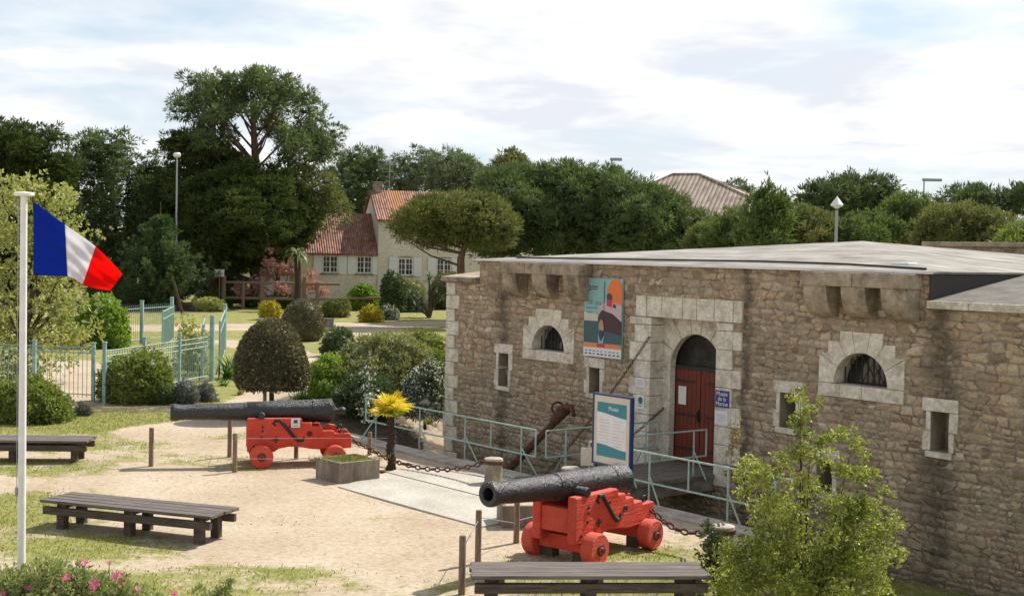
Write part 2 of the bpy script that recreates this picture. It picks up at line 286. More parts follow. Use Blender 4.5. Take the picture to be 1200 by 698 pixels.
M['paleleaf']=foliage('pale_palm_leaves',[(.12,.15,.07),(.22,.25,.12),(.36,.38,.20)],.5,1,.3)
M['sprigleaf']=foliage('sprig_leaves',[(.22,.16,.07),(.36,.28,.13),(.50,.44,.25)],.5,3,.3)
M['flowerbush']=foliage('daisy_bush_leaves',[(0.140,0.182,0.070),(0.252,0.294,0.119),(0.420,0.434,0.224)],.5,1.6,.35)
M['petal']=foliage('pink_petals',[(.62,.05,.20),(.75,.10,.30),(.85,.30,.45)],.5,3,.3)
M['grassblade']=foliage('grass_blades',[(.13,.15,.04),(.22,.235,.065),(.34,.32,.11)],.6,.8,.35)

def ground_mat():
    m,t,b,o=newmat('ground_sand_and_grass'); v=posv(t)
    at=N(t,'ShaderNodeAttribute',attribute_name='grass'); am=N(t,'ShaderNodeAttribute',attribute_name='mulch')
    g0=math_(t,'ADD',at.outputs['Fac'],math_(t,'MULTIPLY',math_(t,'SUBTRACT',noise(t,1.6,8,.68,v),.5),2.3))
    g1=math_(t,'ADD',g0,math_(t,'MULTIPLY',math_(t,'SUBTRACT',noise(t,14,5,.7,v),.5),1.1))
    gm=ramp(t,g1,[(.36,(0,0,0)),(.74,(1,1,1))])
    sand=ramp(t,noise(t,.55,6,.6,v),[(.3,(.42,.33,.235)),(.55,(.51,.42,.31)),(.75,(.555,.48,.375))])
    sand=mixc(t,1,sand,ramp(t,noise(t,9,7,.75,v),[(.30,(.66,.62,.57)),(.55,(1.04,1.04,1.04))]),'MULTIPLY')
    peb=N(t,'ShaderNodeTexVoronoi',i={'Scale':26}); L(t,v,peb.inputs['Vector'])
    pm=math_(t,'MULTIPLY',ramp(t,peb.outputs['Distance'],[(.12,(1,1,1)),(.2,(0,0,0))]),ramp(t,noise(t,2.2,3,.6,v),[(.5,(0,0,0)),(.7,(.8,.8,.8))]))
    sand=mixc(t,pm,sand,(.24,.20,.14))
    gr=ramp(t,noise(t,4.5,6,.7,v),[(.25,(.14,.16,.045)),(.5,(.26,.265,.075)),(.75,(.42,.375,.15))])
    gr=mixc(t,1,gr,ramp(t,noise(t,34,4,.7,v),[(.3,(.6,.6,.6)),(.7,(1.2,1.2,1.2))]),'MULTIPLY')
    c=mixc(t,gm,sand,gr)
    mu=ramp(t,noise(t,8,6,.75,v),[(.3,(.05,.04,.03)),(.6,(.16,.125,.09)),(.75,(.26,.20,.15))])
    mk=ramp(t,math_(t,'ADD',am.outputs['Fac'],math_(t,'MULTIPLY',math_(t,'SUBTRACT',noise(t,2,6,.65,v),.5),1.2)),[(.45,(0,0,0)),(.62,(1,1,1))])
    c=mixc(t,mk,c,mu)
    L(t,c,b.inputs['Base Color']); b.inputs['Roughness'].default_value=.95; b.inputs['Specular IOR Level'].default_value=.15
    bump(t,math_(t,'ADD',noise(t,11,7,.7,v),math_(t,'MULTIPLY',noise(t,60,3,.6,v),.3)),b,.7,.03)
    return m
M['ground']=ground_mat()

# ---------------------------------------------------------------- object helpers
def tag(o,label=None,cat=None,group=None,kind=None):
    if label: o['label']=label
    if cat: o['category']=cat
    if group: o['group']=group
    if kind: o['kind']=kind
    return o
def empty(name,loc=(0,0,0),rz=0,label=None,cat=None,group=None):
    o=bpy.data.objects.new(name,None); C.objects.link(o); o.location=loc; o.rotation_euler=(0,0,rz); o.empty_display_size=.2
    return tag(o,label,cat,group)
class MB:
    def __init__(s): s.v=[]; s.f=[]; s.mi=[]; s.cur=0
    def add(s,vs,fs):
        k=len(s.v); s.v+=[tuple(v) for v in vs]; s.f+=[tuple(i+k for i in f) for f in fs]; s.mi+=[s.cur]*len(fs); return s
    def box(s,x0,x1,y0,y1,z0,z1,mt=None):
        vs=[Vector((x,y,z)) for z in (z0,z1) for x,y in ((x0,y0),(x1,y0),(x1,y1),(x0,y1))]
        if mt is not None: vs=[mt@v for v in vs]
        return s.add(vs,[(3,2,1,0),(4,5,6,7),(0,1,5,4),(1,2,6,5),(2,3,7,6),(3,0,4,7)])
    def prism(s,poly,a,b,ax='y',mt=None):
        """poly in the plane across ax, extruded from a to b"""
        n=len(poly)
        def P(p,q): 
            v={'y':Vector((p[0],q,p[1])),'x':Vector((q,p[0],p[1])),'z':Vector((p[0],p[1],q))}[ax]
            return mt@v if mt is not None else v
        vs=[P(p,a) for p in poly]+[P(p,b) for p in poly]
        return s.add(vs,[tuple(range(n)),tuple(range(2*n-1,n-1,-1))]+[(i,i+n,(i+1)%n+n,(i+1)%n) for i in range(n)])
    def tube(s,pts,rad,seg=8,cap=True):
        pts=[Vector(p) for p in pts]; n=len(pts)
        if not hasattr(rad,'__len__'): rad=[rad]*n
        vs=[]; ref=None
        for i,p in enumerate(pts):
            d=(pts[min(i+1,n-1)]-pts[max(i-1,0)]).normalized()
            if ref is None: ref=Vector((0,0,1)) if abs(d.z)<.9 else Vector((1,0,0))
            a=d.cross(ref).normalized(); b=d.cross(a).normalized(); ref=-b if False else ref
            for k in range(seg):
                t=2*math.pi*k/seg; vs.append(p+(a*math.cos(t)+b*math.sin(t))*rad[i])
        fs=[(i*seg+k,i*seg+(k+1)%seg,(i+1)*seg+(k+1)%seg,(i+1)*seg+k) for i in range(n-1) for k in range(seg)]
        if cap: fs+=[tuple(range(seg-1,-1,-1)),tuple((n-1)*seg+k for k in range(seg))]
        return s.add(vs,fs)
    def lathe(s,prof,seg=24,ax='z',mt=None):
        """prof [(along,r)]"""
        vs=[]
        for a,r in prof:
            for k in range(seg):
                t=2*math.pi*k/seg; c,q=r*math.cos(t),r*math.sin(t)
                v={'z':Vector((c,q,a)),'x':Vector((a,c,q)),'y':Vector((c,a,q))}[ax]; vs.append(mt@v if mt is not None else v)
        n=len(prof)
        fs=[(i*seg+k,i*seg+(k+1)%seg,(i+1)*seg+(k+1)%seg,(i+1)*seg+k) for i in range(n-1) for k in range(seg)]
        fs+=[tuple(range(seg-1,-1,-1)),tuple((n-1)*seg+k for k in range(seg))]
        return s.add(vs,fs)
    def torus(s,c,a,b,r,Rr,seg=10,ss=6,ly=1.0):
        c=Vector(c);a=Vector(a).normalized();b=Vector(b).normalized();n=a.cross(b); vs=[]
        for i in range(seg):
            t=2*math.pi*i/seg; d=a*math.cos(t)*ly+b*math.sin(t); dn=(a*math.cos(t)+b*math.sin(t)).normalized()
            for j in range(ss):
                q=2*math.pi*j/ss; vs.append(c+d*Rr+(dn*math.cos(q)+n*math.sin(q))*r)
        return s.add(vs,[(i*ss+j,((i+1)%seg)*ss+j,((i+1)%seg)*ss+(j+1)%ss,i*ss+(j+1)%ss) for i in range(seg) for j in range(ss)])
    def build(s,name,mat,parent=None,smooth=False,bevel=0,loc=None,fix=True,jit=0):
        me=bpy.data.meshes.new(name); vs=s.v
        if jit: vs=[(x+random.uniform(-jit,jit),y+random.uniform(-jit,jit),z+random.uniform(-jit,jit)) for x,y,z in vs]
        me.from_pydata(vs,[],s.f)
        mats=mat if isinstance(mat,(list,tuple)) else [mat]
        for q in mats: me.materials.append(q)
        if len(mats)>1: me.polygons.foreach_set('material_index',s.mi)
        if fix:
            bm=bmesh.new(); bm.from_mesh(me); bmesh.ops.recalc_face_normals(bm,faces=bm.faces); bm.to_mesh(me); bm.free()
        o=bpy.data.objects.new(name,me); C.objects.link(o); o.parent=parent
        if loc is not None: o.location=loc
        if smooth:
            for p in me.polygons: p.use_smooth=True
            try: me.set_sharp_from_angle(angle=R(40))
            except Exception: pass
        if bevel:
            md=o.modifiers.new('bevel','BEVEL'); md.width=bevel; md.segments=2; md.limit_method='ANGLE'; md.angle_limit=R(40)
        return o
def struct(o): o['kind']='structure'; return o
def copy_tree(o,parent=None):
    c=o.copy(); C.objects.link(c); c.parent=parent
    for ch in [q for q in bpy.data.objects if q.parent==o]: copy_tree(ch,c)
    return c
def text(name,s,size,mat,parent,mt,ext=.002,align='CENTER'):
    cu=bpy.data.curves.new(name,'FONT'); cu.body=s; cu.size=size; cu.extrude=ext; cu.align_x=align; cu.align_y='CENTER'; cu.space_line=.9
    tmp=bpy.data.objects.new(name,cu); C.objects.link(tmp)
    dg=bpy.context.evaluated_depsgraph_get(); me=bpy.data.meshes.new_from_object(tmp.evaluated_get(dg)); bpy.data.objects.remove(tmp)
    me.transform(mt); me.materials.clear(); me.materials.append(mat); me.name=name
    o=bpy.data.objects.new(name,me); C.objects.link(o); o.parent=parent; return o
FACE=Matrix.Rotation(R(90),4,'X')       # text upright facing -Y (local)

# ---------------------------------------------------------------- ground with the dry ditch
def sstep(a,b,x):
    t=np.clip((x-a)/(b-a),0,1); return t*t*(3-2*t)
def lines(lo,f0,f1,hi,step,far):
    a=list(np.arange(f0,f1+1e-6,step)); k=step; x=f1
    while x<hi: k=min(k*1.35,far); x+=k; a.append(x)
    k=step; x=f0; pre=[]
    while x>lo: k=min(k*1.35,far); x-=k; pre.append(x)
    return np.array(pre[::-1]+a)
sL=lines(-1500,-48,14,1500,.25,180); dL=lines(-1500,-20,16,700,.25,180)
dL=np.sort(np.unique(np.round(np.concatenate([dL[(dL<3.2)|(dL>3.32)],[3.25,3.275]]),4)))
SS,DD=np.meshgrid(sL,dL,indexing='ij')
def ditch(S,D):
    dep=1.12*sstep(-11.6,-8.3,S)*(1-sstep(17,20,S))
    edge=3.25+5.2*sstep(4.9,6.6,S)
    inner=1-np.clip((D-edge)/(.02+1.3*sstep(4.4,5.4,S)),0,1)
    back=sstep(-26,-23,D)
    return -dep*inner*back
ZZ=ditch(SS,DD)
X=W0.x+U.x*SS+NN.x*DD; Y=W0.y+U.y*SS+NN.y*DD
ZZ=ZZ+np.where((Y<60)&(np.abs(X)<30),.012*np.sin(X*1.7+np.sin(Y*1.1))*np.cos(Y*1.3),0)
def ell(px,py,rx,ry,rot=0):
    c=G(px,py); a=(X-c.x)*math.cos(rot)+(Y-c.y)*math.sin(rot); b=-(X-c.x)*math.sin(rot)+(Y-c.y)*math.cos(rot)
    return 1-np.clip(((a/rx)**2+(b/ry)**2)**.5-.55,0,1)/.9*1.0
g=np.full(X.shape,.08)
for px,py,rx,ry,s in [(15,600,1.6,1.9,.95),(80,640,1.7,1.0,.9),(290,672,1.6,.5,.75),(370,690,1.2,.35,.5),(30,548,2.0,1.3,.75),(60,520,3.0,1.4,.7),(230,538,2.6,.7,.55),(300,548,1.8,.5,.5),
                      (255,462,3.2,4.5,.85),(60,492,8,3.0,1.0),(170,490,4,1.6,.75),(150,650,1.3,.5,.45),(10,690,3,1.2,.9),(120,690,3,.8,.7),
                      (760,650,1.6,.7,.75),(690,688,2.4,.6,.7),(640,655,1.2,.5,.5),(800,640,1,.8,.45),(500,522,1.0,1.6,.95),(560,700,1,.5,.4),(490,605,1.2,.4,.22),(190,605,1.2,.5,.28),(420,515,1.6,.8,.35),(230,680,1.6,.5,.5),(840,690,3,1.4,.9)]:
    g=np.maximum(g,s*ell(px,py,rx,ry))
# garden lawns beyond the yard, with two sandy paths
garden=sstep(37,41,Y+.12*X); g=np.maximum(g,garden*.80)
def path(pts,w,val=-.35):
    global g
    P=[G(*p) for p in pts]; best=np.full(X.shape,1e9)
    for a,b in zip(P,P[1:]):
        vx,vy=b.x-a.x,b.y-a.y; l2=vx*vx+vy*vy; t=np.clip(((X-a.x)*vx+(Y-a.y)*vy)/l2,0,1)
        best=np.minimum(best,np.hypot(X-a.x-t*vx,Y-a.y-t*vy))
    k=1-sstep(w*.75,w*1.15,best); g=g*(1-k)+val*k
path([(20,386),(200,384),(300,383),(420,381),(520,379),(640,378)],2.6)
path([(440,383),(445,395),(405,420),(350,452),(310,478),(270,497),(200,505)],1.3,-.25)
path([(440,506),(480,508),(540,510)],.9,-.1)
path([(270,400),(330,412),(400,440)],1.1,-.2)
path([(60,425),(95,440),(90,462)],1.6,-.2)
g=np.where((SS>-9)&(DD<3.2)&(DD>-1),.95,g)
g=np.where((SS>4.6)&(DD<9),np.maximum(g,.9*sstep(4.6,5.6,SS)),g)
mul=np.zeros(X.shape)
for px,py,rx,ry,s in [(430,492,2.6,1.0,.9),(440,470,3.0,3.6,.95),(210,476,1.6,1.0,.7),(120,360,10,8,1),(420,352,14,7,.75),(140,480,2,1.0,.6)]:
    mul=np.maximum(mul,s*ell(px,py,rx,ry))
ns,nd=X.shape; GX,GY,GG,GZ=X,Y,g,ZZ
me=bpy.data.meshes.new('ground'); nv=ns*nd
co=np.stack([X.ravel(),Y.ravel(),ZZ.ravel()],1).astype(np.float32)
idx=np.arange(nv).reshape(ns,nd); q=np.stack([idx[:-1,:-1],idx[:-1,1:],idx[1:,1:],idx[1:,:-1]],-1).reshape(-1,4)
def fastmesh(name,co,quads):
    me=bpy.data.meshes.new(name); n=len(co); k=quads.shape[1]
    me.vertices.add(n); me.vertices.foreach_set('co',np.ascontiguousarray(co,dtype=np.float32).ravel())
    me.loops.add(quads.size); me.loops.foreach_set('vertex_index',quads.astype(np.int32).ravel())
    me.polygons.add(len(quads)); me.polygons.foreach_set('loop_start',np.arange(0,quads.size,k,dtype=np.int32)); me.polygons.foreach_set('loop_total',np.full(len(quads),k,dtype=np.int32))
    me.update(calc_edges=True); return me
me=fastmesh('ground',co,q)
for nm,arr in (('grass',g),('mulch',mul)):
    a=me.attributes.new(nm,'FLOAT','POINT'); a.data.foreach_set('value',arr.ravel().astype(np.float32))
if me.polygons[len(me.polygons)//2].normal.z<0: me.flip_normals()
me.materials.append(M['ground']); go=bpy.data.objects.new('ground',me); C.objects.link(go); struct(go)

# slab, kerb, retaining face
mb=MB(); P=[WL(*p) for p in [(-2.25,6.95),(2.0,6.8),(1.6,3.7),(-1.4,3.7),(-3.65,4.35)]]
mb.add([(p.x,p.y,.03) for p in P]+[(p.x,p.y,-.1) for p in P],[(0,1,2,3,4)]+[(i,(i+1)%5,(i+1)%5+5,i+5) for i in range(5)]); struct(mb.build('slab',M['slab']))
wm=Matrix.Translation(W0)@Matrix.Rotation(WROT,4,'Z')
mb=MB(); s=-8.4
while s<4.6:
    l=random.uniform(.8,1.5)
    if s<.62 and s+l>-1.17:
        if s<-1.2: mb.box(s,-1.2,-3.68,-3.22,-.12,.055+random.uniform(0,.015),wm)
        s=.64; continue
    mb.box(s,min(s+l,5.0)-.012,-3.68-random.uniform(0,.04),-3.22,-.12,.05+random.uniform(0,.02),wm); s+=l
struct(mb.build('kerb',M['kerb'],bevel=.012))
mb=MB(); mb.box(-9.5,5.0,-3.22,-3.19,-1.3,-.02,wm); struct(mb.build('ditch_retaining_face',M['retaining']))
mb=MB()
for a,b in (((430,549),(600,592)),((470,543),(640,574))):     # two low edging rails beside the slab
    p,q2=G(*a),G(*b); mb.tube([(p.x,p.y,.012),(q2.x,q2.y,.012)],.028,6)
struct(mb.build('ground_rail',M['rust']))

# ---------------------------------------------------------------- the stone fort (local x along front, y inward, z up)
fort=empty('stone_fort',W0,WROT,'long low stone fort with arched red doorway and pale pyramid roof','fort')
mb=MB()
holes=[(-5.37,-4.07,2.135,2.80),(3.40,4.70,2.135,2.80),(-6.60,-6.22,1.17,1.96),(-3.27,-2.92,1.31,1.88),(2.21,2.60,1.20,1.86),(5.52,5.87,1.19,1.86),(3.12,3.48,.12,.72),(-1.3,.57,-.3,3.10)]
def panel(mb,s0,s1,z0,z1,holes,y=0):
    xs=sorted({s0,s1}|{h[i] for h in holes for i in (0,1) if s0<h[i]<s1}); zs=sorted({z0,z1}|{h[i] for h in holes for i in (2,3) if z0<h[i]<z1})
    for a,b in zip(xs,xs[1:]):
        for c,d in zip(zs,zs[1:]):
            cx,cz=(a+b)/2,(c+d)/2
            if any(h[0]<cx<h[1] and h[2]<cz<h[3] for h in holes): continue
            mb.add([(a,y,c),(b,y,c),(b,y,d),(a,y,d)],[(0,1,2,3)])
panel(mb,-7.45,5.4,-1.4,4.17,holes)
panel(mb,-8.8,-7.45,-1.4,3.62,[])
panel(mb,5.4,18,-1.4,3.58,holes,0.0)
D=13
for p in ([(5.4,0,3.0),(5.4,D,3.0),(5.4,D,4.17),(5.4,0,4.17)],[(-7.45,0,3),(-7.45,D,3),(-7.45,D,4.17),(-7.45,0,4.17)],[(-8.8,0,-1.4),(-8.8,D,-1.4),(-8.8,D,3.62),(-8.8,0,3.62)],
          [(-8.8,D,-1.4),(18,D,-1.4),(18,D,3.58),(-8.8,D,3.58)],[(-7.45,D,3.5),(5.4,D,3.5),(5.4,D,4.17),(-7.45,D,4.17)],[(18,0,-1.4),(18,D,-1.4),(18,D,3.58),(18,0,3.58)]):
    mb.add(p,[(0,1,2,3)])
mb.build('wall',M['wall'],fort,fix=False)
# reveals
mb=MB()
def reveal(mb,h,dep,back=True):
    a,b,c,d=h
    mb.add([(a,0,c),(b,0,c),(b,0,d),(a,0,d),(a,dep,c),(b,dep,c),(b,dep,d),(a,dep,d)],[(0,1,5,4),(1,2,6,5),(2,3,7,6),(3,0,4,7)]+([(4,5,6,7)] if back else []))
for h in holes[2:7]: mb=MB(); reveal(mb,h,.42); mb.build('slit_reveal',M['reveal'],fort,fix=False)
# main roof : low pyramid
mb=MB(); ov=.06; e=[(-7.95,-.5,4.20),(5.42,-.06,4.20),(5.42,D,4.20),(-7.5,D,4.20)]
e=[(-7.5,-.06,4.205),(5.46,-.06,4.205),(5.46,D,4.205),(-7.5,D,4.205)]; ap=(-1.0,6.5,4.82)
mb.add(e+[ap]+[(x,y,4.17) for x,y,z in e],[(0,1,4),(1,2,4),(2,3,4),(3,0,4),(0,5,6,1),(1,6,7,2),(2,7,8,3),(3,8,5,0)])
rf=mb.build('roof',M['roof'],fort)
mb=MB(); mb.box(-7.52,5.5,-.15,-.04,4.165,4.215); mb.box(-7.56,-7.48,-.15,D,4.165,4.215); mb.build('eave_flashing',M['flash'],rf)
mb=MB(); mb.tube([(-6.3,.25,4.265),(-2,.55,4.29),(1,.75,4.31),(3.2,.6,4.295),(5.2,.18,4.25)],.022,6); mb.build('roof_cable',M['ironflat'],rf)
mb=MB(); mb.box(3.9,4.25,1.0,1.3,4.24,4.345); mb.build('roof_hatch',M['white'],rf,bevel=.02)
# left lower shoulder cap and right wing roof
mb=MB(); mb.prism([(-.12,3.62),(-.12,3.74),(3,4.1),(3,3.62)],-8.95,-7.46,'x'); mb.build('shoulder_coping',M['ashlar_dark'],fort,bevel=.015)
mb=MB(); s=5.42
while s<18: l=random.uniform(.7,1.2); mb.box(s,min(18,s+l)-.01,-.10,.3,3.585,3.72); s+=l
mb.build('wing_cornice',M['ashlar'],fort,bevel=.012)
mb=MB(); mb.add([(5.41,-.02,3.725),(18,-.02,3.725),(18,4.0,4.35),(5.41,4.0,4.35),(18,12.9,4.35),(5.41,12.9,4.35)],[(0,1,2,3),(3,2,4,5)]); mb.build('wing_roof',M['wingroof'],fort,fix=False)
mb=MB(); mb.box(5.405,5.43,.0,6.5,3.55,4.19); mb.build('side_shade_panel',M['shadedark'],fort)  # added dark sheet, paints the shade of the side wall
mb=MB(); mb.box(-5.6,9,15.6,17,-1,4.82); mb.box(-5.7,9.2,15.5,17.1,4.82,4.96); mb.build('rear_parapet',M['ashlar_dark'],fort,bevel=.02)
# quoins
mb=MB(); z=-1.35; k=0
while z<3.6:
    h=.33+random.uniform(-.02,.02); w=.52 if k%2 else .34; mb.box(-8.83,-8.8+w,-.03,.4,z,min(z+h,3.62)-.014); z+=h; k+=1
mb.build('quoin',M['ashlar'],fort,bevel=.012,jit=.004)
# corbelled boxes
for s0,s1 in ((-6.10,-3.22),(2.95,5.28)):
    mb=MB(); n=3 if s0<0 else 2; w=(s1-s0)/n
    for i in range(n): mb.box(s0+i*w,s0+(i+1)*w-.012,-.42,-.003,3.90,4.155)
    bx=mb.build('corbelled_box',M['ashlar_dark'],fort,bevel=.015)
    for i in range(3):
        c=s0+.32+i*((s1-s0-.64)/2); mb=MB(); prof=[(-.0,3.9),(-.40,3.9)]
        for a in range(0,91,10): prof.append((-.39*math.cos(R(a))**.8 if a<90 else 0,3.9-.56*math.sin(R(a))))
        prof=[(-.001 if abs(y)<.002 else y,z) for y,z in prof]
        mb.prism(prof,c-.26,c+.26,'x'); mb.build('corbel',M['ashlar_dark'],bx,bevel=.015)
# lunettes
def outline(a):
    pts=[(.92,0),(.92,.54),(.72,.54),(.72,.76),(.46,.76),(.46,.95),(-.46,.95),(-.46,.76),(-.72,.76),(-.72,.54),(-.92,.54),(-.92,0)]
    dx_,dy_=math.cos(a),math.sin(a); best=9
    for (x0,y0),(x1,y1) in zip(pts,pts[1:]):
        den=dx_*(y1-y0)-dy_*(x1-x0)
        if abs(den)<1e-9: continue
        t=(x0*(y1-y0)-y0*(x1-x0))/den; u_=(x0*dy_-y0*dx_)/den
        if t>0 and -1e-6<=u_<=1+1e-6: best=min(best,t)
    return best
corners=[math.atan2(*p[::-1]) for p in [(.92,.54),(.72,.54),(.72,.76),(.46,.76),(.46,.95),(-.46,.95),(-.46,.76),(-.72,.76),(-.72,.54),(-.92,.54)]]
for cx in (-4.72,4.05):
    win=empty('arched_window',(cx,0,2.145)); win.parent=fort
    mb=MB(); bd=[R(x) for x in (0,30,57,78,102,123,150,180)]
    for a0,a1 in zip(bd,bd[1:]):
        g_=.007; ins=[a0+(a1-a0)*i/5 for i in range(6)]; a0+=g_;a1-=g_
        inner=[(.585*math.cos(a),.585*math.sin(a)) for a in [a0+(a1-a0)*i/6 for i in range(7)]]
        ang=sorted([a0,a1]+[c for c in corners if a0<c<a1]); outer=[]
        for a in ang:
            r=min(outline(a),1.3); 
            if a in corners:
                for dlt in (-1e-4,1e-4): rr=outline(a+dlt); outer.append((rr*math.cos(a),rr*math.sin(a)))
            else: outer.append((r*math.cos(a),r*math.sin(a)))
        poly=inner+outer[::-1]; mb.prism(poly,-.03,.42,'y')
    for a,b in ((-.92,-.44),(-.43,.04),(.05,.48),(.49,.92)): mb.box(a,b,-.035,.35,-.24,-.008)
    mb.build('surround',M['ashlar'],win)
    mb=MB(); arc=[(.62*math.cos(R(a)),.62*math.sin(R(a))) for a in range(0,181,12)]; mb.prism([(-.62,-.02)]+[(x,z) for x,z in arc[::-1]]+[(.62,-.02)],.36,.40,'y'); mb.build('pane',M['glass'],win)
    mb=MB()
    for x in np.linspace(-.5,.5,9):
        mb.tube([(x,.2,0),(x,.2,math.sqrt(max(.01,.585**2-x*x)))],.013,5)
    for x in (-.22,.22): mb.tube([(x-.14,.19,.02),(x,.19,.30),(x+.14,.19,.02)],.010,5); mb.tube([(x-.14,.19,.52),(x,.19,.22),(x+.14,.19,.5)],.010,5)
    mb.build('grille',M['ironflat'],win)
# slit frames
for (a,b,c,d),st in ((holes[2],0),(holes[3],0),(holes[4],1),(holes[5],0),(holes[6],1)):
    mb=MB(); lw=.17
    if st==0 or st==1:
        mb.box(a-lw,b+lw,-.025,.3,d,d+.22); mb.box(a-.09,b+.07,-.03,.3,c-.11,c-.005)
        z=c; k=0
        while z<d-.05:
            h=(d-c)/2; mb.box(b+.003,b+(.17 if k%2 else .10),-.022,.3,z,min(d,z+h)-.008); mb.box(a-(.16 if k%2==0 else .09),a-.003,-.022,.3,z,min(d,z+h)-.008); z+=h; k+=1
    fr=mb.build('slit_frame',M['ashlar'],fort,bevel=.01,jit=.006)
# doorway
dw=empty('doorway',(-.37,0,0)); dw.parent=fort
for side in (0,1):
    mb=MB(); z=-.15;k=0
    for h in (.45,.38,.36,.40,.37,.36,.39,.37,.3):
        if z>3.05: break
        zz=min(z+h,3.09)
        if side==0: mb.box(-(1.43 if k%2 else 1.58),-.93,-.045,.36,z,zz-.01)
        else:
            mb.box(.94,1.37,-.045,.36,z,zz-.01)
            if k%2: mb.box(1.375,1.60,-.04,.3,z,zz-.01)
        z=zz;k+=1
    mb.build('pilaster',M['ashlar'],dw,bevel=.01)
mb=MB()
for a,b in ((-1.40,-1.08),(-1.07,-.62),(-.61,-.02),(-.01,.38),(.39,.86),(.87,1.37),(1.38,1.61)): mb.box(a,b-.008,-.05,.36,3.10,3.53 if a>-1.2 or True else 3.4)
mb.build('lintel',M['ashlar'],dw,bevel=.01)
mb=MB(); r=.73; arc=[(r*math.cos(R(a)),2.05+r*math.sin(R(a))) for a in range(0,181,10)]
mb.prism([(.95,-.2),(.95,2.05)]+[(r,2.05),(r,-.2)],.35,.5,'y'); mb.prism([(-.95,-.2),(-.95,2.05),(-r,2.05),(-r,-.2)],.35,.5,'y')
bd=[0,28,56,80,100,124,152,180]
for a0,a1 in zip(bd,bd[1:]):
    inn=[(r*math.cos(R(a)),2.05+r*math.sin(R(a))) for a in np.linspace(a0+.5,a1-.5,5)]
    def lim(a):
        t=9
        if abs(math.cos(R(a)))>1e-3: t=min(t,.95/abs(math.cos(R(a))))
        if math.sin(R(a))>1e-3: t=min(t,1.05/math.sin(R(a)))
        return (t*math.cos(R(a)),2.05+t*math.sin(R(a)))
    outs=[lim(a1-.5)]+([lim(47.9)] if a0<47.9<a1 else [])+([lim(132.1)] if a0<132.1<a1 else [])+[lim(a0+.5)]
    mb.prism(inn+outs,.35,.5,'y')
mb.build('arch',M['ashlar'],dw)
mb=MB(); mb.prism([(x*1.02,z) for x,z in arc]+[(-r,2.06)],.60,.62,'y'); mb.build('tympanum',M['fanlight'],dw)
mb=MB(); mb.box(-.95,.95,.64,.70,-.3,3.2); mb.build('light_leak_panel',M['shadedark'],dw)  # added dark panel, stops daylight leaking past the door
mb=MB(); mb.box(-r-.02,r+.02,.50,.56,2.02,2.10); mb.build('transom',M['ironflat'],dw)
for sgn in (-1,1):
    mb=MB(); n=6
    for i in range(n):
        x0=.012+i*(r-.012)/n; x1=x0+(r-.012)/n-.008; a,b=sorted((sgn*x0,sgn*x1)); mb.box(a,b,.52,.57,-.02,2.02)
    lf=mb.build('door',M['doorred'],dw,bevel=.004)
    for z in (.35,1.05,1.75): mb=MB(); a,b=sorted((sgn*.18,sgn*.72)); mb.box(a,b,.503,.522,z,z+.05); mb.build('hinge',M['ironflat'],lf)
mb=MB(); mb.box(-.06,-.02,.49,.52,.95,1.2); mb.tube([(-.04,.46,1.0),(-.04,.46,1.15)],.014,6); mb.build('handle',M['ironflat'],dw)
mb=MB(); mb.box(-.62,-.40,.500,.512,1.28,1.66); tag(mb.build('paper_notice',M['paper'],None),'white paper notice pinned on the left leaf of the red door','notice').matrix_world=wm@Matrix.Translation((-.37,0,0))
# bridge deck
mb=MB(); y=-3.66
while y<.5: mb.box(-1.17,.62,y,min(.5,y+.2)-.008,.0,.07); y+=.2
for x in (-1.1,-.3,.5): mb.box(x-.06,x+.06,-3.6,.1,-.26,-.003)
o=mb.build('footbridge',M['deck']); o.matrix_world=wm; tag(o,'short plank footbridge over the dry ditch to the red door','footbridge')
# drawbridge chains
def chain(name,p,q,sag,label,r=.011,Rr=.04,mat='rust',n=None,pts=None,group=None):
    if pts is None:
        p=Vector(p);q=Vector(q); n_=60; pts=[p.lerp(q,i/n_)-Vector((0,0,sag*4*(i/n_)*(1-i/n_))) for i in range(n_+1)]
    mb=MB(); acc=0; step=Rr*2.45; last=pts[0]; nxt=0; k=0; tot=0
    for a,b in zip(pts,pts[1:]):
        l=(b-a).length
        while nxt<=tot+l:
            c=a.lerp(b,(nxt-tot)/l); d=(b-a).normalized(); up=Vector((0,0,1)); sd_=d.cross(up).normalized(); up=sd_.cross(d)
            mb.torus(c,d,sd_ if k%2 else up,r,Rr*.72,8,5,1.75); nxt+=step; k+=1
        tot+=l
    o=mb.build(name,M[mat],smooth=True,fix=False); return tag(o,label,'chain',group)
chain('drawbridge_chain',wm@Vector((-1.34,.02,2.75)),wm@Vector((-1.1,-2.95,.1)),.12,'rusty chain slanting from left of the red door down to the footbridge',.010,.035)
chain('drawbridge_chain',wm@Vector((-1.25,.30,1.15)),wm@Vector((-.8,-2.4,.09)),.08,'short rusty chain low beside the left edge of the red door','.010' and .010,.035)

